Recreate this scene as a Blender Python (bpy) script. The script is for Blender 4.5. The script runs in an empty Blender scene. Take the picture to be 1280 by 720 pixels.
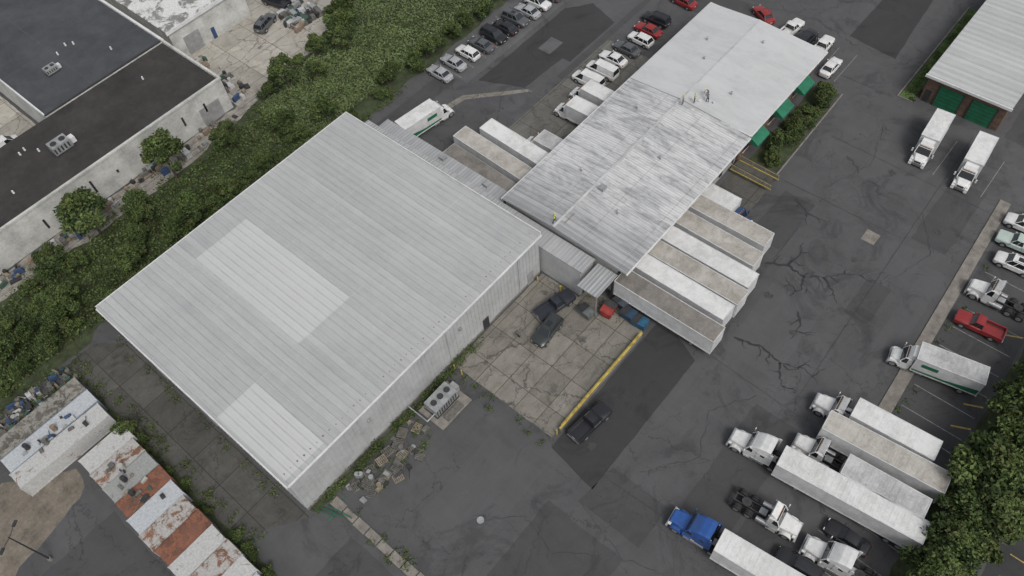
import bpy, bmesh, math, random
import numpy as np
from mathutils import Vector, Matrix
random.seed(7); np.random.seed(7)
R=random.uniform
scene=bpy.context.scene
COL=scene.collection

# ------------------------------------------------------------------ materials
def nt(m):
    m.use_nodes=True
    t=m.node_tree; t.nodes.clear()
    o=t.nodes.new('ShaderNodeOutputMaterial'); b=t.nodes.new('ShaderNodeBsdfPrincipled')
    t.links.new(b.outputs[0],o.inputs[0]); return t,b
def mth(t,op,a,b=None,c=None,clamp=False):
    n=t.nodes.new('ShaderNodeMath'); n.operation=op; n.use_clamp=clamp
    for i,v in enumerate((a,b,c)):
        if v is None: continue
        if isinstance(v,(int,float)): n.inputs[i].default_value=v
        else: t.links.new(v,n.inputs[i])
    return n.outputs[0]
def noise(t,vec,scale,detail=5,rough=.6,dist=0):
    n=t.nodes.new('ShaderNodeTexNoise'); n.inputs['Scale'].default_value=scale
    n.inputs['Detail'].default_value=detail; n.inputs['Roughness'].default_value=rough
    n.inputs['Distortion'].default_value=dist
    t.links.new(vec,n.inputs['Vector']); return n.outputs['Fac']
def mapv(t,vec,s=(1,1,1),l=(0,0,0)):
    n=t.nodes.new('ShaderNodeMapping'); n.inputs['Scale'].default_value=s; n.inputs['Location'].default_value=l
    t.links.new(vec,n.inputs['Vector']); return n.outputs[0]
def ramp(t,fac,stops):
    n=t.nodes.new('ShaderNodeValToRGB'); e=n.color_ramp.elements
    while len(e)<len(stops): e.new(.5)
    for i,(p,c) in enumerate(stops):
        e[i].position=p; e[i].color=(*c,1) if not isinstance(c,(int,float)) else (c,c,c,1)
    t.links.new(fac,n.inputs[0]); return n.outputs[0]
def mix(t,fac,a,b,mode='MIX'):
    n=t.nodes.new('ShaderNodeMix'); n.data_type='RGBA'; n.blend_type=mode
    for i,v in ((0,fac),(6,a),(7,b)):
        if isinstance(v,(int,float)): n.inputs[i].default_value=v
        elif isinstance(v,tuple): n.inputs[i].default_value=(*v,1)
        else: t.links.new(v,n.inputs[i])
    return n.outputs[2]
def pos(t):
    return t.nodes.new('ShaderNodeNewGeometry').outputs['Position']
def objc(t):
    return t.nodes.new('ShaderNodeTexCoord').outputs['Object']
def bump(t,b,h,strength=.3,dist=.02):
    n=t.nodes.new('ShaderNodeBump'); n.inputs['Strength'].default_value=strength; n.inputs['Distance'].default_value=dist
    t.links.new(h,n.inputs['Height']); t.links.new(n.outputs[0],b.inputs['Normal'])
MC={}
def M(name,col,rough=.7,metal=0,var=.15,scale=1.5,coat=0,world=False):
    """general painted / dirty surface with broad and fine tone variation"""
    if name in MC: return MC[name]
    m=bpy.data.materials.new(name); t,b=nt(m)
    p=pos(t) if world else objc(t)
    a=noise(t,p,scale,6,.65); c=noise(t,p,scale*7,4,.6)
    f=mth(t,'ADD',mth(t,'MULTIPLY',a,.7),mth(t,'MULTIPLY',c,.3))
    lo=tuple(x*(1-var*1.6) for x in col); hi=tuple(min(1,x*(1+var)) for x in col)
    t.links.new(ramp(t,f,[(.3,lo),(.62,hi)]),b.inputs['Base Color'])
    b.inputs['Roughness'].default_value=rough; b.inputs['Metallic'].default_value=metal
    b.inputs['Coat Weight'].default_value=coat
    MC[name]=m; return m
def cracks(t,p,scale,width,warp=3.2,ns=.6):
    n=t.nodes.new('ShaderNodeTexNoise'); n.inputs['Scale'].default_value=ns; n.inputs['Detail'].default_value=6
    n.inputs['Roughness'].default_value=.65
    t.links.new(p,n.inputs['Vector'])
    va=t.nodes.new('ShaderNodeVectorMath'); va.operation='MULTIPLY_ADD'; va.inputs[1].default_value=(warp,warp,0)
    t.links.new(n.outputs['Color'],va.inputs[0]); t.links.new(p,va.inputs[2])
    v=t.nodes.new('ShaderNodeTexVoronoi'); v.feature='DISTANCE_TO_EDGE'; v.inputs['Scale'].default_value=scale
    t.links.new(va.outputs[0],v.inputs['Vector'])
    return mth(t,'LESS_THAN',v.outputs['Distance'],width)
def asphalt(name,lo,hi,crack=True,scale=1.0,tint=(1,1,1.03)):
    m=bpy.data.materials.new(name); t,b=nt(m); p=pos(t)
    big=noise(t,p,.035*scale,5,.6,.6); mid=noise(t,p,.22*scale,8,.72,.6); fine=noise(t,p,5,4,.7)
    st=noise(t,mapv(t,p,(.05,.7,1)),1.0,5,.65); st2=noise(t,mapv(t,p,(.8,.06,1),(3,7,0)),1.0,5,.65)
    f=mth(t,'ADD',mth(t,'ADD',mth(t,'MULTIPLY',big,.32),mth(t,'MULTIPLY',mid,.34)),mth(t,'ADD',mth(t,'MULTIPLY',fine,.14),mth(t,'ADD',mth(t,'MULTIPLY',st,.1),mth(t,'MULTIPLY',st2,.1))))
    g=lambda v:tuple(v*k for k in tint)
    col=ramp(t,f,[(.38,g(lo)),(.5,g((lo+hi)/2)),(.62,g(hi))])
    ob=ramp(t,noise(t,p,.13,9,.72,1.4),[(.53,(1,1,1)),(.62,(.70,.70,.71))])
    col=mix(t,1.0,col,ob,'MULTIPLY')
    lt=ramp(t,noise(t,mapv(t,p,l=(40,11,0)),.3,8,.75,.8),[(.6,(1,1,1)),(.72,(1.22,1.2,1.16))])
    col=mix(t,1.0,col,lt,'MULTIPLY')
    if crack:
        msk=mth(t,'GREATER_THAN',noise(t,p,.1,3),.48)
        c=mth(t,'MULTIPLY',cracks(t,p,.11,.0042),msk)
        msk2=mth(t,'GREATER_THAN',noise(t,mapv(t,p,l=(9,3,0)),.09,3),.55)
        c2=mth(t,'MULTIPLY',cracks(t,p,.45,.012,1.4,1.1),msk2)
        col=mix(t,mth(t,'MULTIPLY',mth(t,'MAXIMUM',c,mth(t,'MULTIPLY',c2,.6)),.55),col,g(lo*.45))
    t.links.new(col,b.inputs['Base Color']); b.inputs['Roughness'].default_value=.85
    bump(t,b,fine,.35,.01); return m
def slabs(name,lo,hi,w=4.5,h=4.2,joint=(.03,.03,.03),jw=.05,loc=(0,0,0)):
    m=bpy.data.materials.new(name); t,b=nt(m); p=pos(t)
    br=t.nodes.new('ShaderNodeTexBrick'); br.offset=0; br.inputs['Scale'].default_value=1
    br.inputs['Brick Width'].default_value=w; br.inputs['Row Height'].default_value=h
    br.inputs['Mortar Size'].default_value=jw; br.inputs['Mortar Smooth'].default_value=.1
    t.links.new(mapv(t,p,l=loc),br.inputs['Vector'])
    br.inputs['Color1'].default_value=(.8,.8,.8,1); br.inputs['Color2'].default_value=(1.1,1.1,1.1,1); br.inputs['Mortar'].default_value=(.4,.4,.38,1)
    a=noise(t,p,.3,8,.72,.6); f=noise(t,p,4,5,.7); st=noise(t,mapv(t,p,(.15,1.2,1)),1,6,.7)
    ff=mth(t,'ADD',mth(t,'MULTIPLY',a,.5),mth(t,'ADD',mth(t,'MULTIPLY',f,.25),mth(t,'MULTIPLY',st,.25)))
    c=ramp(t,ff,[(.38,lo),(.61,hi)])
    ob=ramp(t,noise(t,mapv(t,p,l=(5,2,0)),.35,7,.7,1),[(.56,(1,1,1)),(.68,(.6,.58,.55))]); c=mix(t,1,c,ob,'MULTIPLY')
    c=mix(t,1,c,br.outputs['Color'],'MULTIPLY')
    c=mix(t,mth(t,'MULTIPLY',cracks(t,p,.22,.008,2.5,.7),.6),c,joint)
    t.links.new(c,b.inputs['Base Color']); b.inputs['Roughness'].default_value=.9
    bump(t,b,f,.3,.01); return m
def roofm(name,dark,light,pitch=.9,streak=.6,stain=.3,patchy=0,rough=.45,axis=0,lap=0,white=None,fade=None,thr=.5,pv=.16):
    """panel metal roof: tone per panel, streaks running down the panels, broad weathering"""
    m=bpy.data.materials.new(name); t,b=nt(m); p=pos(t)
    s=t.nodes.new('ShaderNodeSeparateXYZ'); t.links.new(p,s.inputs[0])
    ax=s.outputs[axis]; ay=s.outputs[1-axis]
    fl=mth(t,'FLOOR',mth(t,'DIVIDE',ax,pitch))
    w=t.nodes.new('ShaderNodeTexWhiteNoise'); w.noise_dimensions='1D'; t.links.new(fl,w.inputs['W'])
    sc=(2.2,.09,1) if axis==0 else (.09,2.2,1)
    st=noise(t,mapv(t,p,sc),1,6,.7); big=noise(t,p,.06,4,.6,.5); med=noise(t,p,.9,6,.7)
    f=mth(t,'ADD',mth(t,'MULTIPLY',w.outputs['Value'],pv),mth(t,'MULTIPLY',st,streak*.6))
    f=mth(t,'ADD',f,mth(t,'ADD',mth(t,'MULTIPLY',big,.28),mth(t,'MULTIPLY',med,.2)))
    tot=pv/2+streak*.3+.14+.1
    c=ramp(t,f,[(max(0,tot-.16),dark),(tot+.14,light)])
    if patchy:
        pn=noise(t,mapv(t,p,(.5,.16,1) if axis==0 else (.16,.5,1)),1,9,.8,.5)
        pf=ramp(t,pn,[(thr-.09,0.0),(thr+.07,1.0)])
        if fade: pf=mth(t,'MULTIPLY',pf,mth(t,'DIVIDE',mth(t,'SUBTRACT',ax,fade[0]),fade[1],clamp=True))
        c=mix(t,mth(t,'MULTIPLY',pf,patchy),c,white)
    fr=mth(t,'FRACT',mth(t,'DIVIDE',ax,pitch)); d=mth(t,'LESS_THAN',fr,.2)
    c=mix(t,mth(t,'MULTIPLY',d,stain),c,tuple(x*.6 for x in dark))
    if lap:
        fy=mth(t,'FRACT',mth(t,'DIVIDE',ay,lap)); c=mix(t,mth(t,'MULTIPLY',mth(t,'LESS_THAN',fy,.015),.4),c,tuple(x*.6 for x in dark))
    t.links.new(c,b.inputs['Base Color']); b.inputs['Roughness'].default_value=rough
    return m
def rusty(name,a,b_,thr=.5,sc=.8):
    if name in MC: return MC[name]
    m=bpy.data.materials.new(name); t,b=nt(m); p=pos(t)
    n1=noise(t,p,sc,8,.75,.5); n2=noise(t,p,.5*sc,4,.6); n3=noise(t,p,4,4,.6)
    base=ramp(t,n3,[(.35,tuple(x*.75 for x in a)),(.65,a)])
    ru=ramp(t,n2,[(.4,tuple(x*.55 for x in b_)),(.6,b_)])
    t.links.new(mix(t,ramp(t,n1,[(thr-.03,0.0),(thr+.04,1.0)]),base,ru),b.inputs['Base Color'])
    b.inputs['Roughness'].default_value=.8; MC[name]=m; return m

asph=asphalt('asphalt_aged',.050,.088)
asph_dark=asphalt('asphalt_new',.025,.040,False)
asph_mid=asphalt('asphalt_patched',.040,.066,True)
asph_p1=asphalt('asphalt_repair_a',.040,.064,False); asph_p2=asphalt('asphalt_repair_b',.060,.088,False)
asph_lt=asphalt('asphalt_worn',.07,.11)
tar=M('tar_sealer',(.03,.03,.032),.6,0,.3,2,world=True)
tar2=M('damp_crack',(.024,.024,.026),.5,0,.35,1,world=True)
stainm=M('oil_stain',(.045,.044,.044),.6,0,.35,1,world=True)
stainc=M('oil_stain_concrete',(.095,.09,.08),.7,0,.35,1,world=True)
conc=slabs('concrete_slabs',(.12,.11,.095),(.235,.22,.19),4.4,3.0)
conc_lt=slabs('concrete_yard',(.24,.22,.19),(.42,.40,.35),6,5)
conc_dk=slabs('concrete_old',(.05,.048,.042),(.10,.096,.086),4,5)
kerbm=M('kerb_concrete',(.18,.165,.145),.9,0,.3,.9,world=True)
dirt=M('dirt',(.15,.13,.105),.95,0,.35,.5,world=True)
gravel=M('gravel',(.22,.205,.18),.95,0,.4,.8,world=True)
soil=M('undergrowth_soil',(.04,.052,.022),.95,0,.45,.6,world=True)
lawn=M('lawn',(.07,.12,.03),.95,0,.25,.6,world=True)
paint_w=M('road_paint_white',(.2,.2,.195),.8,0,.5,2,world=True)
paint_y=M('road_paint_yellow',(.34,.25,.07),.8,0,.4,2,world=True)
plate=M('licence_plate',(.5,.5,.5),.6)
yel=M('safety_yellow',(.38,.29,.06),.7,0,.4,1.5,world=True)
blackr=M('rubber',(.02,.02,.021),.8,0,.2,3)
darkm=M('dark_chassis',(.03,.03,.032),.6,0,.3,2)
glass=M('vehicle_glass',(.015,.018,.022),.08,0,.1,1,coat=.5)
chrome=M('brushed_metal',(.5,.5,.5),.3,.9,.1,2)
hub=M('wheel_hub',(.35,.35,.36),.4,.5,.2,5)
redl=M('tail_lamp',(.35,.02,.015),.3,0,.1,3)
headl=M('head_lamp',(.6,.6,.58),.15,0,.1,3)
amber=M('amber_lamp',(.6,.22,.02),.3,0,.1,3)
brick=M('brown_brick',(.11,.07,.05),.9,0,.3,1.2,world=True)
greenp=M('green_paint',(.012,.12,.06),.5,0,.2,.8)
greenaw=M('green_awning',(.01,.13,.07),.7,0,.25,.8)
wallw=M('white_block_wall',(.42,.42,.40),.85,0,.25,.4,world=True)
wallmetal=M('wall_metal',(.40,.405,.41),.5,.1,.15,.35,world=True)
trim=M('white_trim',(.55,.55,.55),.5,0,.15,.6,world=True)
galv=M('galvanised',(.32,.33,.33),.45,.4,.25,1.2)
wood=M('pallet_wood',(.2,.17,.13),.9,0,.4,2)
woodd=M('pallet_wood_grey',(.11,.105,.095),.9,0,.4,2)
bark=M('bark',(.07,.055,.04),.95,0,.3,4)
doorgrey=M('dock_door',(.25,.25,.25),.6,0,.2,1)

# ------------------------------------------------------------------ mesh builder
class MB:
    def __init__(s): s.v=[];s.f=[];s.mi=[];s.m=[]
    def k(s,m):
        if m not in s.m: s.m.append(m)
        return s.m.index(m)
    def face(s,pts,m):
        n=len(s.v); s.v+= [tuple(p) for p in pts]; s.f.append(tuple(range(n,n+len(pts)))); s.mi.append(s.k(m))
    def box(s,x0,x1,y0,y1,z0,z1,m,top=None):
        n=len(s.v); k=s.k(m); kt=s.k(top) if top else k
        s.v+=[(x0,y0,z0),(x1,y0,z0),(x1,y1,z0),(x0,y1,z0),(x0,y0,z1),(x1,y0,z1),(x1,y1,z1),(x0,y1,z1)]
        for f in ((0,3,2,1),(0,1,5,4),(1,2,6,5),(2,3,7,6),(3,0,4,7)): s.f.append(tuple(n+i for i in f)); s.mi.append(k)
        s.f.append((n+4,n+5,n+6,n+7)); s.mi.append(kt)
    def loft(s,rings,m,cap=True,closed=True):
        n=len(s.v); c=len(rings[0]); k=s.k(m)
        for r in rings: s.v+=[tuple(p) for p in r]
        for i in range(len(rings)-1):
            for j in range(c if closed else c-1):
                a=n+i*c+j; b=n+i*c+(j+1)%c
                s.f.append((a,b,b+c,a+c)); s.mi.append(k)
        if cap:
            s.f.append(tuple(n+j for j in range(c))); s.mi.append(k)
            s.f.append(tuple(n+(len(rings)-1)*c+j for j in range(c-1,-1,-1))); s.mi.append(k)
    def tube(s,p0,p1,r0,r1,m,n=8):
        p0=Vector(p0);p1=Vector(p1); d=(p1-p0).normalized()
        a=d.orthogonal().normalized(); b=d.cross(a)
        ring=lambda p,r:[p+(a*math.cos(2*math.pi*i/n)+b*math.sin(2*math.pi*i/n))*r for i in range(n)]
        s.loft([ring(p0,r0),ring(p1,r1)],m)
    def frus(s,b,t,ms,mt,mf=None,mb=None):
        """b,t = (x_rear,x_front,halfwidth,z)"""
        B=[(b[0],-b[2],b[3]),(b[1],-b[2],b[3]),(b[1],b[2],b[3]),(b[0],b[2],b[3])]
        T=[(t[0],-t[2],t[3]),(t[1],-t[2],t[3]),(t[1],t[2],t[3]),(t[0],t[2],t[3])]
        s.face([B[0],B[1],T[1],T[0]],ms); s.face([B[1],B[2],T[2],T[1]],mf or ms)
        s.face([B[2],B[3],T[3],T[2]],ms); s.face([B[3],B[0],T[0],T[3]],mb or ms)
        xm0=t[0]+.12*(t[1]-t[0]); xm1=t[1]-.12*(t[1]-t[0]); I=[(xm0,-t[2]*.8,t[3]+.035),(xm1,-t[2]*.8,t[3]+.035),(xm1,t[2]*.8,t[3]+.035),(xm0,t[2]*.8,t[3]+.035)]
        for i in range(4): s.face([T[i],T[(i+1)%4],I[(i+1)%4],I[i]],mt)
        s.face(I,mt)
        return B,T
    def mesh(s,name,smooth=False):
        me=bpy.data.meshes.new(name); me.from_pydata(s.v,[],s.f)
        for m in s.m: me.materials.append(m)
        me.polygons.foreach_set('material_index',s.mi)
        bm=bmesh.new(); bm.from_mesh(me)
        if smooth:
            bmesh.ops.remove_doubles(bm,verts=bm.verts,dist=.0005)
        bmesh.ops.recalc_face_normals(bm,faces=bm.faces)
        if smooth:
            for f in bm.faces: f.smooth=True
            for e in bm.edges:
                if len(e.link_faces)!=2 or e.calc_face_angle(0)>.6: e.smooth=False
        bm.to_mesh(me); bm.free(); return me
def put(name,me,loc=(0,0,0),rot=0,parent=None,scale=None):
    o=bpy.data.objects.new(name,me); COL.objects.link(o); o.location=loc; o.rotation_euler=(0,0,rot)
    if scale: o.scale=scale
    if parent: o.parent=parent
    return o
def empty(name,loc=(0,0,0)):
    e=bpy.data.objects.new(name,None); COL.objects.link(e); e.location=loc; return e
def bx(name,dims,m,parent=None,top=None):
    b=MB(); b.box(*dims,m,top); return put(name,b.mesh(name),parent=parent)
def sheet(name,poly,z,m,jit=.06,step=1.2):
    pts=[]
    for i in range(len(poly)):
        a=Vector(poly[i]);c=Vector(poly[(i+1)%len(poly)]); n=max(1,int((c-a).length/step)) if jit else 1
        for j in range(n):
            q=a.lerp(c,j/n); pts.append((q.x+R(-jit,jit),q.y+R(-jit,jit),z))
    b=MB(); b.face(pts,m); me=b.mesh(name)
    if me.polygons[0].normal.z<0: me.flip_normals()
    return put(name,me)
def rect(x0,x1,y0,y1): return [(x0,y0),(x1,y0),(x1,y1),(x0,y1)]
def ribbon(b,pts,w,z,m,jit=.15,step=.5,taper=False):
    P=[]
    for i in range(len(pts)-1):
        a=Vector(pts[i]);c=Vector(pts[i+1]); n=max(1,int((c-a).length/step))
        for j in range(n): P.append(a.lerp(c,j/n)+Vector((R(-jit,jit),R(-jit,jit))))
    P.append(Vector(pts[-1]))
    L=[];Rr=[]
    for i,p in enumerate(P):
        d=(P[min(i+1,len(P)-1)]-P[max(i-1,0)]); d=d.normalized() if d.length>0 else Vector((1,0)); nn=Vector((-d.y,d.x))
        ww=w*R(.4,1.5)/2 if jit else w/2
        if taper: ww*=1-.85*i/(len(P)-1)
        L.append(p+nn*ww);Rr.append(p-nn*ww)
    for i in range(len(P)-1):
        b.face([(L[i].x,L[i].y,z),(Rr[i].x,Rr[i].y,z),(Rr[i+1].x,Rr[i+1].y,z),(L[i+1].x,L[i+1].y,z)],m)
    return P
def spider(b,pts,w,z,m,depth=2):
    P=ribbon(b,pts,w,z,m,.14,.3,True)
    if depth>0:
        for i in range(3,len(P)-1,int(R(4,7))):
            d=(P[i+1]-P[i-1]); 
            if d.length<.01: continue
            a=math.atan2(d.y,d.x)+random.choice((-1,1))*R(.6,1.5); L=R(.6,2.0)*(.5+depth*.35)
            q=P[i]; r=q+Vector((math.cos(a),math.sin(a)))*L*.5; s_=r+Vector((math.cos(a+R(-.7,.7)),math.sin(a+R(-.7,.7))))*L*.5
            spider(b,[tuple(q),tuple(r),tuple(s_)],w*.6,z+.0011*depth+.0004*(i%3),m,depth-1)

# ------------------------------------------------------------------ vehicles
def paint(col):
    n='paint_%02x%02x%02x'%tuple(int(c*255) for c in col)
    return M(n,col,.35,0,.12,1.2,coat=.35)
WHT=(.60,.60,.59);SIL=(.31,.32,.33);BLK=(.015,.015,.018);GRY=(.08,.085,.09);RED=(.24,.02,.02);NAV=(.022,.025,.034);BLU=(.02,.08,.28)
def wheel(b,x,y,r,w,side):
    b.tube((x,y-w/2,r),(x,y+w/2,r),r,r,blackr,16)
    yy=y+side*(w/2+.006); b.tube((x,yy-.005,r),(x,yy+.005,r),r*.62,r*.5,hub,12)
CARS={}
def car(kind,col):
    key=(kind,col)
    if key in CARS: return CARS[key]
    b=MB(); p=paint(col)
    L,W,H={'sedan':(4.75,1.84,1.43),'hatch':(4.3,1.8,1.5),'suv':(4.8,1.95,1.76),'van':(5.3,2.0,2.05),'pickup':(5.6,1.98,1.82)}[kind]
    h=L/2;w=W/2
    up={'sedan':0,'hatch':.02,'suv':.16,'van':.16,'pickup':.2}[kind]
    if kind=='sedan': S=[(1,.62,.35,.5,.58),(.975,.82,.24,.62,.7),(.9,.93,.2,.7,.8),(.7,.99,.2,.78,.88),(.42,1,.2,.86,.95),(0,1,.2,.9,.95),(-.5,1,.2,.9,.97),(-.8,.98,.22,.88,1.0),(-.93,.92,.25,.8,.98),(-.985,.8,.3,.72,.9),(-1,.66,.42,.6,.75)]
    elif kind=='pickup': S=[(1,.75,.4,.6,.75),(.98,.9,.3,.7,.88),(.9,.97,.25,.8,.93),(.5,1,.25,.85,.97),(.4,1,.25,.88,.97),(-.12,1,.25,.88,.97),(-.14,1,.25,.62,.66),(-.96,.99,.3,.62,.66),(-1,.96,.4,.6,.66)]
    else: S=[(1,.66,.35,.55,.66),(.975,.85,.24,.66,.78),(.9,.95,.2,.74,.86),(.72,.99,.2,.8,.92),(.5,1,.2,.86,.95),(0,1,.2,.9,.95),(-.6,1,.2,.9,.95),(-.92,.97,.25,.88,.95),(-.985,.88,.3,.8,.92),(-1,.78,.42,.7,.85)]
    rings=[]
    for (x,ww,zl,zb,zt) in S:
        a=w*ww; zl+=up*.6;zb+=up;zt+=up; X=x*h
        rings.append([(X,-a*.88,zl),(X,-a,zl+.16),(X,-a*.985,zb),(X,-a*.84,zt),(X,-a*.4,zt+.035),(X,a*.4,zt+.035),(X,a*.84,zt),(X,a*.985,zb),(X,a,zl+.16),(X,a*.88,zl)])
    b.loft(rings,p)
    zb=.95+up
    g={'sedan':((-.74,.42),(-.46,.1)),'hatch':((-.95,.5),(-.75,.18)),'suv':((-.96,.5),(-.84,.2)),'van':((-.98,.72),(-.94,.38)),'pickup':((-.13,.42),(-.1,.2))}[kind]
    B,T=b.frus((g[0][0]*h,g[0][1]*h,w*.87,zb-.03),(g[1][0]*h,g[1][1]*h,w*.69,H),glass,p,glass,glass)
    for i in range(4): b.tube(B[i],T[i],.05,.045,p,5)
    for i in range(4): b.tube(T[i],T[(i+1)%4],.05,.05,p,5)
    mids=[.45] if kind in('sedan','pickup') else [.35,.7]
    for q in mids:
        for sd in(-1,1):
            x0=B[0][0]+(B[1][0]-B[0][0])*q; x1=T[0][0]+(T[1][0]-T[0][0])*q
            b.tube((x0,sd*w*.875,zb),(x1,sd*w*.7,H),.045,.04,p,5)
    if kind=='van':
        for sd in(-1,1):
            b.face([(B[0][0]+.05,sd*w*.9,zb),(.2*h,sd*w*.9,zb),(.17*h,sd*w*.73,H-.03),(T[0][0]+.05,sd*w*.73,H-.03)],p)
    if kind=='pickup':
        for sd in(-1,1): b.box(-h*.99,-h*.12,sd*w*.93-.07,sd*w*.93+.07,.7,1.2,p)
        b.box(-h,-h*.96,-w*.86,w*.86,.72,1.19,p); b.box(-h*.955,-h*.14,-w*.86,w*.86,.84,.875,darkm)
        b.box(-h-.12,-h-.01,-w*.9,w*.9,.5,.66,chrome)
    if kind=='suv':
        for sd in(-1,1): b.tube((T[0][0]+.2,sd*w*.6,H+.06),(T[1][0]-.2,sd*w*.6,H+.06),.025,.025,darkm,5)
    if kind=='suv': b.box(T[1][0]-1.3,T[1][0]-.5,-w*.35,w*.35,H+.038,H+.046,glass)
    r=.33+up*.3
    for x in(.62*h,-.6*h):
        for sd in(-1,1):
            b.tube((x,sd*(w-.03),r),(x,sd*(w+.006),r),r+.08,r+.08,darkm,16)
            wheel(b,x,sd*(w-.09),r,.22,sd)
    for sd in(-1,1):
        b.box(h*.93,h*.985,sd*w*.66-.14,sd*w*.66+.14,.62+up,.74+up,headl); b.box(-h*.995,-h*.95,sd*w*.7-.12,sd*w*.7+.12,.72+up,.86+up,redl)
        b.box(h*.3,h*.36,sd*(w+.1)-.1,sd*(w+.1)+.08,.95+up,1.1+up,p)
    b.box(h*.95,h*1.0,-w*.4,w*.4,.42+up,.62+up,darkm); b.box(h*.99,h*1.005,-.22,.22,.4+up,.5+up,plate); b.box(-h*1.005,-h*.99,-.22,.22,.6+up,.72+up,plate)
    me=b.mesh('car_'+kind,True); CARS[key]=me; return me
def hoodcab(b,xf,p,hl,w,zh,zc,cl,zf=.55):
    """bonneted truck cab whose bumper is at xf"""
    b.box(xf-.22,xf,-w,w,zf-.15,zf+.2,chrome)
    st=[(xf-.12,.52,zh-.32),(xf-.3,.6,zh-.16),(xf-hl*.5,.68,zh-.05),(xf-hl,.8,zh+.05)]
    b.loft([[(x,-w*a,zf+.1),(x,-w*a,z-.15),(x,-w*a*.8,z),(x,w*a*.8,z),(x,w*a,z-.15),(x,w*a,zf+.1)] for x,a,z in st],p)
    b.box(xf-.13,xf-.1,-w*.4,w*.4,zf+.25,zh-.4,darkm)
    xw=xf-hl*.55
    for sd in(-1,1):
        rr=.64; arc=[(xw+rr*1.05*math.cos(a),.52+rr*1.0*math.sin(a)) for a in [math.radians(v) for v in(-5,25,50,75,105,130,155,185)]]
        b.loft([[(x,sd*w*.6,z),(x,sd*w*.99,z-.03),(x,sd*w*.99,z-.22),(x,sd*w*.6,z-.2)] for x,z in arc],p)
        wheel(b,xw,sd*(w-.17),.5,.3,sd)
        b.box(xf-.5,xf-.16,sd*w*.72-.12,sd*w*.72+.14,zf+.35,zf+.6,headl)
    xc=xf-hl
    b.box(xc-cl,xc,-w*.92,w*.92,zf,zh+.05,p)
    B,T=b.frus((xc-cl,xc-.0,w*.92,zh+.052),(xc-cl+.05,xc-.42,w*.84,zc),glass,p,glass,p)
    for i in range(4): b.tube(B[i],T[i],.07,.06,p,5)
    for i in range(4): b.tube(T[i],T[(i+1)%4],.07,.07,p,5)
    b.tube((xc,0,zh+.06),(xc-.42,0,zc),.025,.025,darkm,5)
    for sd in(-1,1):
        b.box(xc-cl-.0,xc-cl*.62,sd*w*.87-.06,sd*w*.87+.06,zh,zc-.05,p)
        b.tube((xc-.2,sd*w*.9,zh+.3),(xc-.05,sd*(w+.28),zh+.35),.025,.025,darkm,5)
        b.box(xc-.1,xc,sd*(w+.3)-.1,sd*(w+.3)+.1,zh+.05,zh+.6,p)
        b.box(xc-cl*.9,xc-.1,sd*w-.12,sd*w+.05,zf-.12,zf+.02,chrome)
    b.box(xc-.55,xc-.4,-w*.8,w*.8,zc-.02,zc+.07,darkm)
    for i in(-2,-1,0,1,2): b.box(xc-.62,xc-.52,i*.3-.05,i*.3+.05,zc+.03,zc+.1,amber)
    return xc-cl
def duals(b,x,w=1.22,r=.5):
    for sd in(-1,1):
        wheel(b,x,sd*(w-.15),r,.28,sd); wheel(b,x,sd*(w-.47),r,.28,sd)
    b.tube((x,-w+.3,r),(x,w-.3,r),.09,.09,darkm,6)
def cargo(b,x0,x1,z0,z1,side,roof,w=1.27,liv=None,step=1.2,rib=.6):
    b.box(x0,x1,-w,w,z0,z1-.03,side,top=roof)
    for sd in(-1,1):
        b.box(x0-.01,x1+.01,sd*w-.05,sd*w+.03,z1-.14,z1+.01,side); b.box(x0,x1,sd*w-.04,sd*w+.035,z0-.06,z0+.12,side)
        x=x0+step
        while x<x1-.2:
            b.box(x-.02,x+.02,sd*(w+.002)-.012,sd*(w+.002)+.012,z0+.12,z1-.14,side); x+=step
        if liv:
            q=sd*(w+.018); b.face([(x0+.1,q,z0+.13),(x1-.1,q,z0+.13),(x1-.1,q,z0+.4),(x0+(x1-x0)*.5,q,z0+.5),(x0+.1,q,z0+1.1)],liv)
            b.face([(x1-2.6,q,z0+1.3),(x1-.8,q,z0+1.3),(x1-.8,q,z0+1.9),(x1-2.6,q,z0+1.9)],liv)
    b.box(x1-.05,x1+.02,-w+.03,w-.03,z1-.13,z1+.008,side); b.box(x0-.02,x0+.06,-w+.03,w-.03,z1-.13,z1+.008,side)
    x=x0+rib
    while x<x1-.3:
        b.box(x-.02,x+.02,-w+.06,w-.06,z1-.032,z1-.012,roof); x+=rib
    b.box(x0-.03,x0-.018,-.02,.02,z0,z1-.14,darkm)
    for y in(-.75,-.35,.35,.75): b.tube((x0-.04,y,z0+.1),(x0-.04,y,z1-.2),.02,.02,galv,5)
    for sd in(-1,1): b.box(x0-.04,x0-.02,sd*w*.85-.1,sd*w*.85+.1,z0-.04,z0+.07,redl)
def roofpaint(name,a,b_,thr):
    m=bpy.data.materials.new(name); t,b=nt(m); p=pos(t)
    n=noise(t,p,.7,8,.75,.4); n2=noise(t,p,5,4,.6); n3=noise(t,p,.18,3)
    f=mth(t,'ADD',mth(t,'MULTIPLY',n,.5),mth(t,'ADD',mth(t,'MULTIPLY',n2,.2),mth(t,'MULTIPLY',n3,.3)))
    t.links.new(ramp(t,f,[(thr-.09,a),(thr+.08,b_)]),b.inputs['Base Color']); b.inputs['Roughness'].default_value=.5; return m
RF={'white':roofpaint('trailer_roof_white',(.42,.42,.41),(.62,.62,.61),.47),
 'tan':roofpaint('trailer_roof_tan',(.25,.232,.20),(.43,.41,.375),.5),
 'brown':roofpaint('trailer_roof_brown',(.12,.11,.096),(.23,.212,.19),.5),
 'grey':roofpaint('trailer_roof_grey',(.27,.27,.27),(.48,.48,.48),.5)}
sidew=M('trailer_side_white',(.53,.53,.53),.4,0,.16,.7)
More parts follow.
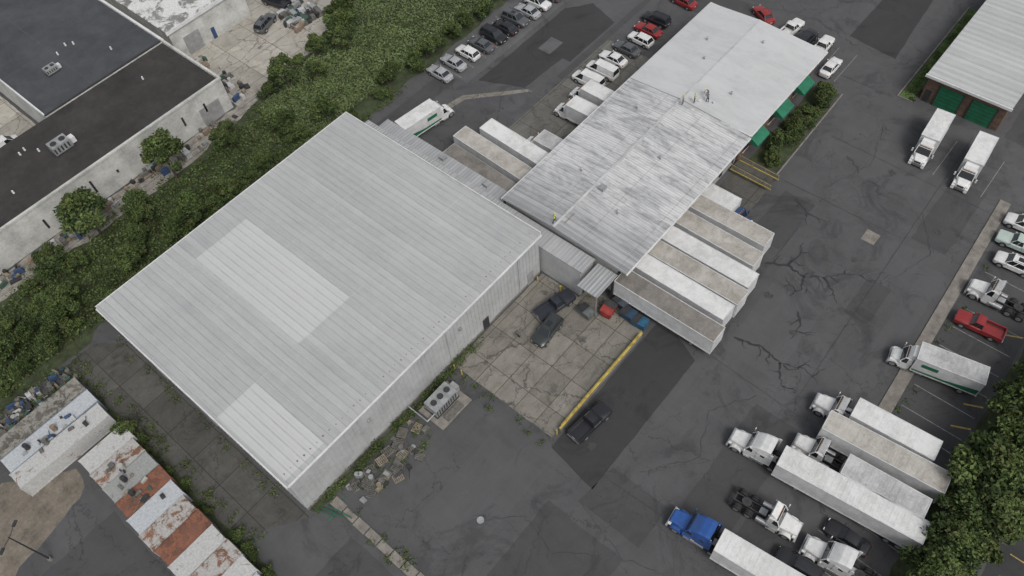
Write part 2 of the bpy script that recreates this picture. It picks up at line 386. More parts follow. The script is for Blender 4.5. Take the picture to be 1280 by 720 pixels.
sideg=M('trailer_side_grey',(.33,.33,.33),.45,.2,.2,.7)
def trailer(L,roof,side=sidew,liv=None):
    b=MB(); x0,x1=-L/2,L/2
    cargo(b,x0,x1,1.2,4.0,side,RF[roof],liv=liv)
    b.box(x0+.2,x1-.3,-.5,.5,.95,1.14,darkm)
    for x in([x0+1.3,x0+2.55] if L>10 else [x0+1.1]): duals(b,x,1.25)
    b.box(x0+.4,x0+3.3 if L>10 else x0+1.8,-.45,.45,.55,.95,darkm)
    for sd in(-1,1):
        b.box(x1-2.9,x1-2.75,sd*.8-.07,sd*.8+.07,.1,1.14,galv); b.box(x1-3,x1-2.65,sd*.8-.15,sd*.8+.15,.03,.1,galv)
        b.box(x0+.05,x0+.08,sd*.9-.3,sd*.9+.3,.3,1.1,blackr)
    b.box(x0+.02,x0+.1,-1.1,1.1,.5,.6,galv); b.box(x0+.03,x0+.09,-.5,-.42,.6,1.14,galv); b.box(x0+.03,x0+.09,.42,.5,.6,1.14,galv)
    return b.mesh('trailer')
def boxtruck(L,col=WHT,roof='white',liv=None):
    b=MB(); p=paint(col); h=L/2
    xr=hoodcab(b,h,p,1.15,1.08,1.45,2.45,1.25,.5)
    b.box(-h+.1,xr+.6,-.45,.45,.6,.86,darkm)
    cargo(b,-h,xr-.12,.98,3.55,sidew,RF[roof],1.24,liv,1.0,.55)
    if L>8: b.loft([[(x,-.85,2.53),(x,-.8,z),(x,.8,z),(x,.85,2.53)] for x,z in((xr-.11,3.25),(xr+.3,3.1),(xr+.65,2.65))],p)
    duals(b,-h+1.6,1.2,.45)
    b.box(-h-.15,-h-.02,-1.1,1.1,.45,.62,galv)
    for sd in(-1,1): b.box(xr-1.6,xr-.6,sd*.85-.25,sd*.85+.25,.45,.85,galv)
    return b.mesh('box_truck')
def tractor(col,sleeper=True):
    """front bumper at x=0, extends to -L"""
    b=MB(); p=paint(col)
    xr=hoodcab(b,0,p,2.0,1.2,1.85,2.85,1.3,.55)
    if sleeper:
        b.box(xr-1.35,xr-.01,-1.15,1.15,.9,2.7,p)
        b.loft([[(x,-1.12,2.702),(x,-1.05,z-.12),(x,-.85,z),(x,.85,z),(x,1.05,z-.12),(x,1.12,2.702)] for x,z in((xr+.85,2.95),(xr+.4,3.3),(xr-.1,3.6),(xr-.8,3.78),(xr-1.33,3.8))],p)
        for sd in(-1,1): b.face([(xr-.9,sd*1.156,2.1),(xr-.45,sd*1.156,2.1),(xr-.45,sd*1.156,2.5),(xr-.9,sd*1.156,2.5)],glass)
        e=xr-1.35
        for sd in(-1,1): b.box(e-.35,e,sd*1.13-.03,sd*1.13+.03,1.0,3.6,p)
    else:
        e=xr; b.loft([[(x,-.9,2.9),(x,-.85,z),(x,.85,z),(x,.9,2.9)] for x,z in((xr+.7,3.0),(xr+.3,3.3),(xr+.05,3.45))],p)
    end=min(-7.3,e-2.6)
    for sd in(-1,1):
        b.box(end,e+.5,sd*.42-.06,sd*.42+.06,.75,1.0,darkm)
        b.tube((xr-1.1,sd*.95,.72),(xr+.4,sd*.95,.72),.33,.33,chrome,14)
        b.tube((e-.12,sd*.95,.9),(e-.12,sd*.95,3.5 if sleeper else 3.1),.075,.075,chrome,8)
        b.box(end-.02,end+.04,sd*.85-.3,sd*.85+.3,.35,1.0,blackr)
    duals(b,end+.75);duals(b,end+2.05)
    b.box(end+.1,end+.25,-.5,.5,.76,.98,darkm); b.box(e-1.1,e-.3,-.36,.36,.98,1.04,galv)
    b.loft([[(end+1.4+.55*math.cos(a),.5*math.sin(a),z) for a in [i*math.pi/6 for i in range(12)]] for z in(1.02,1.14)],darkm)
    b.tube((end+1.4,0,1.1),(end+1.4,0,1.17),.08,.08,blackr,8)
    return b.mesh('tractor')
def vput(name,me,x,y,deg): return put(name,me,(x,y,0.02),math.radians(deg))
def jy(): return R(-2.2,2.2)
row1=[('sedan',SIL),('sedan',SIL),('hatch',WHT),('sedan',GRY),('suv',BLK),('sedan',BLK),('suv',GRY),('sedan',SIL),('suv',WHT),('sedan',GRY),('sedan',WHT)]
xs1=[65.1,68.3,71.4,74.2,77.1,79.9,82.5,85.3,88.0,91.1,94.0]
for (k,c),x in zip(row1,xs1): vput('parked_car',car(k,c),x,76.6-(x-65)*.065+R(-.25,.25),(90 if k!='suv' else -90)+jy())
for (k,c,x,y) in[('suv',BLK,95.8,56.5),('sedan',RED,93,56.1),('hatch',WHT,90.3,55.7),('sedan',GRY,87.2,56.2),('sedan',WHT,84,56.5)]: vput('parked_car',car(k,c),x,y,90+jy())
vput('parked_van',car('van',WHT),80.7,56.2,90); vput('parked_van',car('van',WHT),77.6,56.6,91)
vput('parked_car',car('sedan',RED),102.5,55.6,85); vput('parked_car',car('sedan',WHT),105.6,56.2,92)
vput('parked_car',car('sedan',RED),107,43.2,60)
vput('pickup_truck',car('pickup',WHT),106,37.9,-5); vput('parked_car',car('suv',BLK),105.5,34.8,-2); vput('pickup_truck',car('pickup',WHT),105.0,31.9,2); vput('parked_car',car('sedan',WHT),101.9,28.7,0)
vput('parked_car',car('suv',WHT),89.0,-5.2,93); vput('pickup_truck',car('pickup',(.4,.47,.43)),85.6,-5.9,95); vput('parked_car',car('suv',WHT),82.2,-6.6,94)
vput('pickup_truck',car('pickup',RED),70.9,-6.8,95)
vput('parked_car',car('suv',(.03,.035,.035)),38.5,33.3,-175); vput('pickup_truck',car('pickup',NAV),42.0,34.9,-12); vput('pickup_truck',car('pickup',BLK),32.0,21.8,-6)
vput('parked_car',car('sedan',BLK),38.2,-6.6,91); vput('parked_car',car('suv',BLK),32.5,-4.2,96)
vput('parked_car',car('sedan',WHT),14.5,116.2,4); vput('parked_van',car('van',WHT),12.5,119.6,2); vput('parked_car',car('sedan',SIL),6.5,117,3)
vput('parked_car',car('suv',GRY),56.5,109.5,20); vput('pickup_truck',car('pickup',BLK),61.5,112.5,100)
vput('box_truck',boxtruck(7.4),74.1,53.3,89); vput('box_truck',boxtruck(7.6),70.1,52.9,91); vput('box_truck',boxtruck(7.0,WHT,'grey'),61.8,52.5,90)
vput('box_truck',boxtruck(9.2,WHT,'white',greenp),55.6,70.3,-7)
vput('box_truck',boxtruck(8.6,WHT,'white'),95.1,10.4,-176); vput('box_truck',boxtruck(8.6,WHT,'white'),94.3,4.1,-176)
vput('box_truck',boxtruck(9.8,WHT,'grey',greenp),61.8,-5.1,101)
vput('box_truck',boxtruck(7.6,(.02,.05,.13),'white'),67.4,26.0,-90)
for x,y0,y1,rf in[(64.5,18.4,30,'tan'),(61.1,17.9,30,'tan'),(57.9,16.7,30,'white'),(55.0,16.4,30,'tan'),(52.2,16.6,30,'white'),(48.9,15.9,30,'brown')]:
    vput('semi_trailer',trailer(y1-y0,rf),x,(y0+y1)/2,-90+R(-.8,.8))
for x,y0,y1,rf in[(51.4,49.2,61.8,'brown'),(54.9,49.2,62.8,'tan'),(58.4,49.2,60.8,'white')]:
    vput('semi_trailer',trailer(y1-y0,rf,sideg if rf=='brown' else sidew),x,(y0+y1)/2,88+R(-.6,.6))
TW=tractor(WHT); TD=tractor(WHT,False); TB=tractor(BLU)
def rig(me,fx,fy,deg): put('semi_tractor',me,(fx,fy,.02),math.radians(deg))
rig(TD,50.0,3.6,95); rig(TW,40.4,8.6,96); rig(TD,44.2,2.9,95); rig(TD,35.5,-2.6,-84); rig(TW,34.8,-3.4,96); rig(TB,28.7,8.7,95); rig(TD,75.6,-3.4,92)
for cx,cy,L,a,rf in[(50.5,-4.9,9.0,94,'white'),(47.5,-5.2,13.0,95,'tan'),(41.1,-4.6,15.2,96,'white'),(43.9,-6.9,8.6,94,'grey'),(29.3,-3.2,13.0,96,'white')]:
    vput('semi_trailer',trailer(L,rf),cx,cy,a)

# ------------------------------------------------------------------ ground
g=MB(); g.face([(-500,-500,0),(700,-500,0),(700,700,0),(-500,700,0)],asph); put('ground',g.mesh('ground'))
Z=[.004*i for i in range(1,9)]
sheet('asphalt_patch',[(26,17),(46.5,17),(48,20.5),(48,23.6),(27,23.6)],Z[0],asph_dark)
sheet('asphalt_patch',[(24,9.5),(29.5,9.5),(29.5,16.8),(24,17.4)],Z[0],asph_mid)
sheet('asphalt_patch',[(68,71),(71,64),(80,63.5),(80,62),(92,62),(94,68),(90,71)],Z[0],asph_dark)
sheet('concrete_patch',rect(79.5,83,65.8,68.2),Z[1],asph_lt)
sheet('concrete_strip',[(59,70.5),(63.5,69.7),(71.2,62.4),(71,63.5),(64,70.7),(60,71.5)],Z[1],conc)
sheet('asphalt_patch',[(111,30),(110,22),(127,23.5),(123,30)],Z[0],asph_dark)
sheet('asphalt_patch',rect(76,101,60.5,61.6),Z[0],asph_mid)
for p_,m_ in(((30.5,46,3,8.5),asph_p1),((50,62,8.5,15.5),asph_p2),((67,76.5,17.5,22),asph_p1),((79,92,.5,5.2),asph_p1),((9,22,10,20),asph_p1),((-4,5.5,22,34),asph_mid),((72,77.5,2.5,7.5),asph_p2),((30.5,34.5,-3,2.4),asph_p1),((99.3,102,5,24),asph_p2),((-25,-9.6,40,57),asph_mid),((85,98.5,8,15.5),asph_p2),((12,24,22.5,30),asph_p2),((102,109,45,58),asph_p1),((56,76,-1.0,1.8),asph_p2),((51,66,73.8,77),asph_p1),((63.5,70,3.5,6.6),asph_p1),((103.5,112,-4,2.8),asph_p1)):
    sheet('asphalt_patch',rect(*p_),Z[0],m_,.12)
sheet('concrete_apron',rect(48.6,88,48.6,60.3),Z[0],slabs('concrete_apron_mat',(.08,.078,.07),(.155,.15,.135),5,6))
sheet('asphalt_worn',rect(66.5,110,72,80),Z[0],asph_lt)
sheet('asphalt_worn',rect(53,90,-11.8,-3.4),Z[1],asph_mid)
sheet('concrete_pad',[(28,24.3),(47.2,24.3),(47.2,33.4),(45.2,33.6),(45.2,39.6),(28,39.6)],Z[1],conc)
sheet('concrete_apron',rect(70,78.2,23.9,29.5),Z[1],conc_dk)
sheet('concrete_path',[(-2.9,44),(4.2,39),(4.2,74.6),(1.5,78),(-2.9,78)],Z[1],conc_dk)
sheet('dirt_patch',[(-26,58),(-9.8,62),(-9.3,65),(-16,70),(-26,72)],Z[1],dirt,.3)
sheet('yard',[(40.8,97),(60,97),(72,108),(70,118),(50,140),(41,140)],Z[0],conc_lt,.15)
sheet('yard',rect(-40,18.5,113,135),Z[0],conc_lt)
sheet('gravel_strip',[(-40,92.5),(40,92.5),(46,97.9),(-40,97.9)],Z[1],gravel,.25)
sheet('vegetation_ground',[(-40,78.5),(1,78.5),(4,80),(49,79),(56,79.5),(110,81),(130,80),(130,110),(73,108),(60,98.5),(46,96.5),(27,93.5),(-40,94)],Z[2],soil,.4,1.5)
sheet('vegetation_ground',rect(-5.2,-2.4,28,70),Z[3],soil,.3)
sheet('vegetation_ground',[(30,-12),(40,-11.5),(52,-12.2),(63,-12),(80,-12.5),(80,-18.5),(30,-17.5)],Z[2],soil,.3)
sheet('vegetation_ground',[(78.6,24.6),(98,25),(98,28.8),(78.6,28.8)],Z[2],soil,.1)
sheet('vegetation_ground',rect(5,27,38.7,39.6),Z[2],soil,.2)
sheet('grass_verge',rect(103,128,16.2,17.9),Z[3],lawn,.06)
def kerb(name,poly,h=.13):
    b=MB(); b.loft([[(x,y,0) for x,y in poly],[(x,y,h) for x,y in poly]],kerbm); return put(name,b.mesh(name))
kerb('kerb_island',[(54,-3.9),(92,-2.6),(92,-1.2),(54,-2.4)])
kerb('kerb',[(102.8,18.05),(128.2,18.05),(128.2,18.25),(102.8,18.25)])
kerb('kerb',[(102.6,15.9),(102.78,15.9),(102.78,18.25),(102.6,18.25)])
kerb('kerb',[(78.4,24.2),(98.2,24.6),(98.2,24.8),(78.4,24.4)])
b=MB(); y=22
while y<37:
    b.box(6.5+R(-.1,.1),7.5+R(-.1,.1),y,y+1.7,0,.1+R(0,.05),kerbm); y+=1.85
put('broken_kerb',b.mesh('broken_kerb'))
b=MB()
for i in range(11):
    x=56+i*3.35; b.box(x,x+.09,-11.3,-4.3,.012,.013,paint_w)
for i in range(10): x=66.9+i*2.95; ribbon(b,[(x,73.6),(x,79.2)],.1,.0125,paint_w,0)
for i in range(9): ribbon(b,[(27+i*3.35,-11.6),(27.3+i*3.35,-4)],.1,.0095,paint_w,0)
for i in range(4): ribbon(b,[(91,1+i*3.3),(99,1+i*3.3)],.08,.0125,paint_w,0)
for i in range(4): ribbon(b,[(100,27+i*3.0),(107.5,27+i*3.0)],.08,.0085,paint_w,0)
put('parking_lines',b.mesh('parking_lines'))
b=MB()
for i in range(14): ribbon(b,[(36+i*2.8,-30),(36+i*2.8,-20)],.12,.0105,paint_y,0)
ribbon(b,[(36,-25),(72,-25)],.12,.0145,paint_y,0)
for x in(60.4,72,57): ribbon(b,[(x,-9.6),(x+.9,-11.5)],.2,.017,paint_y,0)
put('yellow_lines',b.mesh('yellow_lines'))
sheet('parking_lot',rect(20,90,-45,-18.6),.006,asph_dark)
b=MB(); random.seed(21)
for c in [[(64.2,17.8),(65.5,15.5),(65.2,13),(66.6,11),(68.4,9.4),(70,7.4)],[(65.2,13),(63.3,12.3),(61.5,13)],[(66.6,11),(65.4,9),(64,7.8)],[(65.5,15.5),(67.8,15),(70,15.8)],
   [(52,15),(53,12),(52.4,9),(53.5,6.2),(52.6,4)],[(52.4,9),(50.9,8.2),(49.4,6.8)],[(76,20),(74.6,17.4),(75,15)],[(60,11),(58.5,9.6),(56,9.8)]]: spider(b,c,.3,.0205,tar2)
for c in [[(15,25),(19,21),(18,16),(21,12)],[(31,14),(36,10),(42,12),(47,9)],[(8,20),(14,17),(20,19)],[(80,18),(88,15),(96,17)],[(84,6),(78,2),(72,4)],[(24,17),(22,10),(24,4)],[(58,66),(66,75)],[(50,76),(62,64)]]: ribbon(b,c,.05,.0275,tar,.22,.5)
for c in [[(49,5.2),(101,6.2)],[(78.2,6),(78,23)],[(89,-1),(89.6,22)],[(28,16.5),(28.6,3)],[(48.2,16),(47.6,4)],[(50,17.2),(75,17.4)],[(102,18.5),(102,27)]]: ribbon(b,c,.045,.0285,tar,.03,1)
put('tar_seams',b.mesh('tar_seams')); random.seed(9)
for (x,y,r,m_) in[(66.3,12.5,.5,stainm),(16,24.3,.5,stainm),(36.3,36.3,.8,stainc),(40.5,29.5,.7,stainc),(33,28,.6,stainc),(30,20,.5,stainm),(60,15,.6,stainm),(57,10,.4,stainm),(44,7,.5,stainm),(35,8,.5,stainm),(71.5,9.2,.5,stainm),(43,37.5,.5,stainc),(88,12,.6,stainm),(82,3,.5,stainm)]:
    pl=[(x+r*R(.4,1.3)*math.cos(a*.35),y+r*R(.4,1.3)*math.sin(a*.35)) for a in range(18)]
    sheet('oil_stain',pl,.0325,m_,0)
sheet('concrete_patch',rect(75,77,8.4,10.2),.0365,kerbm,.06)
b=MB(); b.tube((15.7,24.3,0),(15.7,24.3,.05),.4,.4,galv,16); put('manhole_cover',b.mesh('manhole'))

# ------------------------------------------------------------------ warehouse
whr=roofm('warehouse_roof',(.285,.29,.29),(.425,.43,.425),.9,.5,.3,pv=.10)
whr2=roofm('warehouse_roof_new',(.41,.415,.41),(.49,.495,.49),.9,.4,.25,pv=.08)
ribm=M('roof_rib',(.42,.425,.425),.5,0,.2,.25,world=True)
W=empty('metal_warehouse')
X0,X1,Y0,Y1,HH=4.5,45.1,39.9,74.4,7.75
bx('walls',(X0,X1,Y0,Y1,0,HH),wallmetal,W)
b=MB(); x=X0+.3
while x<X1: b.box(x,x+.09,Y0-.05,Y0-.001,.35,HH,wallmetal); b.box(x,x+.09,Y1+.001,Y1+.05,.35,HH,wallmetal); x+=.6
y=Y0+.3
while y<Y1: b.box(X0-.05,X0-.001,y,y+.09,.35,HH,wallmetal); y+=.6
put('wall_ribs',b.mesh('wall_ribs'),parent=W)
zs=lambda y:7.95+(y-39.7)*.012
b=MB(); b.loft([[(4.3,39.7,zs(39.7)-.18),(4.3,74.6,zs(74.6)-.18),(4.3,74.6,zs(74.6)),(4.3,39.7,zs(39.7))],[(45.3,39.7,zs(39.7)-.18),(45.3,74.6,zs(74.6)-.18),(45.3,74.6,zs(74.6)),(45.3,39.7,zs(39.7))]],whr); put('roof',b.mesh('roof'),parent=W)
b=MB()
def strip(b,x0,x1,y0,y1,m,dz): b.face([(x0,y0,zs(y0)+dz),(x1,y0,zs(y0)+dz),(x1,y1,zs(y1)+dz),(x0,y1,zs(y1)+dz)],m)
strip(b,16.2,24.3,51.6,70.8,whr2,.006); strip(b,4.5,9.9,40.3,51.6,whr2,.006)
put('roof_replacement_panels',b.mesh('panels'),parent=W)
b=MB(); x=4.5
while x<45.2:
    for (xa,xb,h) in((x,x+.07,.05),(x+.45,x+.48,.02)):
        b.loft([[(xa,39.72,zs(39.72)+.002),(xb,39.72,zs(39.72)+.002),(xb-.015,39.72,zs(39.72)+h),(xa+.015,39.72,zs(39.72)+h)],[(xa,74.55,zs(74.55)+.002),(xb,74.55,zs(74.55)+.002),(xb-.015,74.55,zs(74.55)+h),(xa+.015,74.55,zs(74.55)+h)]],ribm)
    x+=.9
for yy in(51.5,63.2): b.box(4.4,45.2,yy,yy+.04,zs(yy)+.008,zs(yy)+.012,ribm)
put('roof_ribs',b.mesh('roof_ribs'),parent=W)
rustd=M('rust_spots',(.2,.15,.11),.9,0,.3,3,world=True)
b=MB(); x=5
while x<45:
    yy=40.9+R(-.08,.08); s=R(.04,.13)
    pl=[(x+s*R(.6,1.2)*math.cos(a),yy+s*1.3*R(.6,1.2)*math.sin(a)) for a in [i*1.05 for i in range(6)]]
    b.face([(px,py,zs(py)+.018) for px,py in pl],rustd); x+=.9
put('fastener_rust',b.mesh('rust'),parent=W)
b=MB(); b.box(4.2,45.4,39.5,39.69,7.72,7.93,trim); b.box(4.12,4.29,39.5,74.7,7.7,8.02,trim); b.box(45.31,45.42,39.7,74.7,7.8,8.45,trim); b.box(4.3,45.3,74.61,74.72,8.0,8.43,trim)
for x in(14,28,41): b.box(x,x+.1,39.74,39.84,.3,7.7,wallmetal)
put('gutters_and_trim',b.mesh('gutters'),parent=W)
b=MB(); b.box(42.6,43.7,39.77,39.84,.02,2.2,doorgrey); b.box(34,35,39.77,39.84,.02,2.1,darkm); b.box(4.35,4.44,56,60,.02,4.3,doorgrey); b.box(4.35,4.44,66,67,.02,2.1,doorgrey)
b.box(30,30.4,39.5,39.84,5.2,5.5,galv); b.box(15,15.4,39.5,39.84,5.2,5.5,galv); b.box(4.46,45.12,39.83,39.89,0,.35,kerbm)
put('doors_and_lamps',b.mesh('doors'),parent=W)

# ------------------------------------------------------------------ dock building
D=empty('loading_dock_building')
dr1=roofm('dock_roof_worn',(.20,.205,.21),(.36,.365,.37),.8,.8,.35,patchy=.8,lap=6,white=(.60,.60,.60),fade=(48.5,9),thr=.49)
dr2=roofm('dock_roof_coated',(.37,.375,.375),(.49,.495,.495),3.2,.35,.04,patchy=.4,white=(.55,.555,.555),thr=.48,pv=.08)
def gable(b,x0,x1,y0,y1,ze,zr,ym,m,th=.16):
    prof=[(y0,ze),(ym,zr),(y1,ze),(y1,ze-th),(y0,ze-th)]
    b.loft([[(x0,y,z) for y,z in prof],[(x1,y,z) for y,z in prof]],m)
b=MB(); gable(b,48.2,76.9,28.8,48.6,5.75,6.35,40,dr1); put('lower_roof',b.mesh('r'),parent=D)
b=MB(); gable(b,76.91,98.2,28.9,48.6,5.9,6.5,40,dr2); put('upper_roof',b.mesh('r'),parent=D)
b=MB(); x=48.4
while x<76.8:
    for (ya,za,yb,zb_) in((28.82,5.75,40,6.35),(40,6.35,48.58,5.75)):
        b.loft([[(x,ya,za+.002),(x+.06,ya,za+.002),(x+.045,ya,za+.035),(x+.015,ya,za+.035)],[(x,yb,zb_+.002),(x+.06,yb,zb_+.002),(x+.045,yb,zb_+.035),(x+.015,yb,zb_+.035)]],ribm)
    x+=.8
put('roof_ribs',b.mesh('rr'),parent=D)
b=MB(); b.box(48.2,98.2,39.85,40.15,6.37,6.53,ribm); b.box(76.8,77.0,28.85,39.84,5.9,6.0,trim)
for (x,y) in((58,43),(66,36),(72,44),(82,35),(90,44),(94,37),(55,35),(86,42)):
    b.tube((x,y,5.9),(x,y,6.75),.12,.12,galv,8); b.tube((x,y,6.75),(x,y,6.85),.2,.05,galv,8)
b.box(56.6,57.5,38.5,39.3,6.2,6.75,galv)
put('roof_vents',b.mesh('rv'),parent=D)
bx('lower_walls',(48.5,76.9,30.2,48.2,0,5.58),M('dock_wall',(.33,.33,.32),.8,0,.2,.5,world=True),D)
bx('upper_walls',(76.92,97.8,29.9,48.2,0,5.72),brick,D)
b=MB()
for x in(48.9,52.2,55,57.9,61.1,64.5,67.4,71,74.3):
    b.box(x-1.35,x+1.35,30.08,30.19,1.1,4.2,doorgrey); b.box(x-1.6,x-1.36,29.95,30.19,.9,4.4,blackr); b.box(x+1.36,x+1.6,29.95,30.19,.9,4.4,blackr); b.box(x-1.6,x+1.6,29.9,30.19,4.41,4.65,blackr)
for x in(51.4,54.9,58.4,61.8,66,70.1,74.1):
    b.box(x-1.35,x+1.35,48.21,48.3,1.1,4.2,doorgrey); b.box(x-1.55,x-1.36,48.21,48.5,.9,4.4,blackr); b.box(x+1.36,x+1.55,48.21,48.5,.9,4.4,blackr)
for x in(79,82.5,86,89.5,93,96): b.box(x-.8,x+.8,29.84,29.89,1.1,2.3,glass); b.box(x-.9,x+.9,29.8,29.89,.98,1.08,trim)
for y in(32,35.5,39,42.5,46): b.box(97.81,97.86,y-.8,y+.8,1.1,2.3,glass)
put('doors_and_windows',b.mesh('dw'),parent=D)
for x in(80.2,87,93):
    b=MB(); w_=1.6; b.loft([[(x-w_,29.88,4.2),(x-w_,28.1,3.1),(x-w_,28.1,2.8),(x-w_,29.88,2.8)],[(x+w_,29.88,4.2),(x+w_,28.1,3.1),(x+w_,28.1,2.8),(x+w_,29.88,2.8)]],greenaw); put('awning',b.mesh('aw'),parent=D)
b=MB(); b.box(48.2,76.8,28.62,28.79,5.5,5.7,trim); b.box(77,98.3,28.72,28.89,5.65,5.85,trim); b.box(98.21,98.35,28.9,48.6,5.6,5.9,trim); b.box(48.2,98.2,48.61,48.75,5.5,5.72,trim)
put('eave_trim',b.mesh('et'),parent=D)
C=empty('connector_building')
cr_=roofm('connector_roof',(.25,.255,.26),(.38,.385,.39),.5,.5,.5,axis=1)
b=MB(); b.box(45.45,48.15,33.3,74,5.0,5.15,cr_); b.box(48.16,50.3,48.8,72.3,4.5,4.65,cr_); put('roof',b.mesh('cr'),parent=C)
b=MB(); y=33.5
while y<73.8: b.box(45.5,48.1,y,y+.06,5.152,5.19,ribm); y+=.5
put('roof_ribs',b.mesh('crr'),parent=C)
bx('walls',(45.46,48.1,33.6,73.8,0,4.99),wallmetal,C); bx('side_walls',(48.2,50.1,49,72.1,0,4.49),wallmetal,C)
b=MB(); b.box(43.9,48.15,29.9,32.9,4.55,4.7,cr_); b.box(44.1,44.25,30.1,30.25,0,4.54,galv); b.box(47.8,47.95,30.1,30.25,0,4.54,galv); b.box(46,47.5,33.5,33.59,.02,2.6,darkm); b.box(49,49.8,60,60.8,4.66,5.2,galv);b.box(49,49.8,52,52.8,4.66,5.1,galv)
for y in(30.3,30.8,31.3,31.8,32.3): b.box(43.92,48.1,y,y+.06,4.702,4.735,ribm)
put('entrance_canopy',b.mesh('cn'),parent=C)
K=empty('brick_garage')
bx('walls',(103.9,140,4.2,15.4,0,4.6),brick,K)
gr=roofm('garage_roof',(.34,.345,.34),(.48,.485,.48),1.2,.5,.3)
bx('roof',(103.4,141,3.8,15.8,4.61,4.85),gr,K)
b=MB(); x=103.6
while x<140: b.box(x,x+.05,3.82,15.78,4.852,4.89,ribm); x+=1.2
b.box(103.2,103.39,3.7,15.9,4.5,4.9,trim); put('roof_ribs',b.mesh('x'),parent=K)
b=MB()
for y in(5.4,10.1):
    b.box(103.78,103.88,y,y+3.3,.02,3.5,greenp)
    for z in(.6,1.2,1.8,2.4,3.0): b.box(103.75,103.779,y+.05,y+3.25,z,z+.04,darkm)
    b.box(103.74,103.779,y-.15,y-.02,0,3.6,darkm); b.box(103.74,103.779,y+3.32,y+3.45,0,3.6,darkm)
b.box(103.8,103.88,14.2,15,.02,2.1,darkm)
for x in(108,113,118,123): b.box(x,x+1.6,15.41,15.47,1.3,2.5,glass)
put('garage_doors',b.mesh('gd'),parent=K)
F=empty('flat_roof_factory')
blk1=M('roof_felt_brown',(.03,.027,.025),.85,0,.4,.18,world=True)
def membrane():
    m=bpy.data.materials.new('roof_membrane'); t,b=nt(m); p=pos(t)
    n=noise(t,p,.1,7,.7,.8); n2=noise(t,p,.5,6,.7,.5)
    f=mth(t,'ADD',mth(t,'MULTIPLY',n,.6),mth(t,'MULTIPLY',n2,.4)); t.links.new(ramp(t,f,[(.38,(.034,.036,.04)),(.6,(.06,.063,.068))]),b.inputs['Base Color']); b.inputs['Roughness'].default_value=.7; return m
blk2=membrane(); seamg=M('seam_grey',(.075,.078,.082),.8,0,.3,.5,world=True)
bx('front_wing',(-60,40.3,98.2,112.8,0,5.7),wallw,F); bx('rear_wing',(19,40.3,112.81,150,0,5.9),wallw,F)
bx('front_roof',(-60,40.0,98.5,112.8,5.701,5.74),blk1,F); bx('rear_roof',(19.2,40.0,113.1,149.8,5.901,5.94),blk2,F)
b=MB()
b.box(-60,40.4,98.05,98.45,5.75,6.05,wallw);b.box(40.05,40.45,98.46,112.8,5.75,6.05,wallw);b.box(40.05,40.45,112.81,150,5.95,6.2,trim);b.box(19,39.9,112.85,113.1,5.95,6.15,darkm);b.box(18.9,19.15,113.1,150,5.95,6.2,trim)
put('parapet',b.mesh('pp'),parent=F)
b=MB()
for i,pts in enumerate(([(19.3,126),(40,126.4)],[(27.5,113.2),(27.9,149)],[(27.8,119.2),(40,119)])): ribbon(b,pts,.1,5.945+.004*i,seamg,.03,1)
put('membrane_seams',b.mesh('ms'),parent=F)
def hvac(x,y,z,s=1):
    b=MB(); b.box(x-1.3*s,x+1.3*s,y-.9*s,y+.9*s,z,z+.2,darkm); b.box(x-1.2*s,x+1.2*s,y-.8*s,y+.8*s,z+.2,z+1.3*s,galv)
    for dx in(-.6*s,.6*s): b.tube((x+dx,y,z+1.3*s),(x+dx,y,z+1.38*s),.4*s,.4*s,darkm,14)
    for i in range(5): b.box(x-1.1*s+i*.45*s,x-.9*s+i*.45*s,y-.82*s,y-.801*s,z+.4,z+1.1*s,darkm)
    b.box(x+1.2*s,x+1.9*s,y-.4*s,y+.4*s,z+.1,z+.9*s,trim)
    put('hvac_unit',b.mesh('hvac'),parent=F)
hvac(17,105,5.74,1.15); hvac(25.2,121,5.94,.8)
b=MB()
for x,y,z in((12.5,109,5.74),(14.6,107.4,5.74),(13.4,109.3,5.74),(33,108,5.74),(28,124,5.94),(30,125,5.94),(31,124.2,5.94),(34,118,5.94),(8,103,5.74)): b.tube((x,y,z),(x,y,z+.5),.16,.12,trim,8)
for i in range(8): b.box(8+i*4,8.3+i*4,98.1,98.19,2+R(-1,2)*.5,2.6+R(0,1.6),darkm)
b.box(28,29,98.1,98.19,.02,2.1,darkm); b.box(35,38.6,98.1,98.19,.02,3.2,doorgrey)
put('vents_and_openings',b.mesh('vo'),parent=F)
T=empty('white_roof_building')
wr=rusty('white_ballast_roof',(.62,.62,.6),(.2,.2,.19),.52,.35)
bx('walls',(42,57,114.3,160,0,5.6),wallw,T); bx('roof',(41.8,57.2,114.1,160,5.61,5.8),wr,T)
b=MB(); b.box(41.6,57.4,113.95,114.09,5.4,6,trim); b.box(57.21,57.4,114.1,160,5.4,6,trim); b.box(49,49.7,114.2,114.29,.02,2.1,M('blue_door',(.03,.06,.14),.5)); b.box(44,47,114.2,114.29,.02,3.4,doorgrey)
put('trim_and_doors',b.mesh('td'),parent=T)

# ------------------------------------------------------------------ containers
def container(L,roof,side):
    b=MB(); w=1.2
    b.box(-L/2,L/2,-w,w,.12,2.52,side,top=roof)
    x=-L/2+.2
    while x<L/2-.1:
        b.box(x,x+.12,-w+.06,w-.06,2.521,2.55,roof)
        for sd in(-1,1): b.box(x,x+.12,sd*(w+.012)-.01,sd*(w+.012)+.01,.3,2.35,side)
        x+=.28
    for sd in(-1,1):
        b.box(-L/2,L/2,sd*w-.05,sd*w+.03,2.45,2.57,side); b.box(-L/2,L/2,sd*w-.05,sd*w+.03,.05,.22,side)
        for e in(-1,1): b.box(e*L/2-.06,e*L/2+.04,sd*w-.06,sd*w+.05,0,2.6,side)
        b.tube((L/2+.03,sd*.4,.3),(L/2+.03,sd*.4,2.3),.02,.02,galv,5); b.tube((L/2+.03,sd*.8,.3),(L/2+.03,sd*.8,2.3),.02,.02,galv,5)
    return b.mesh('container')
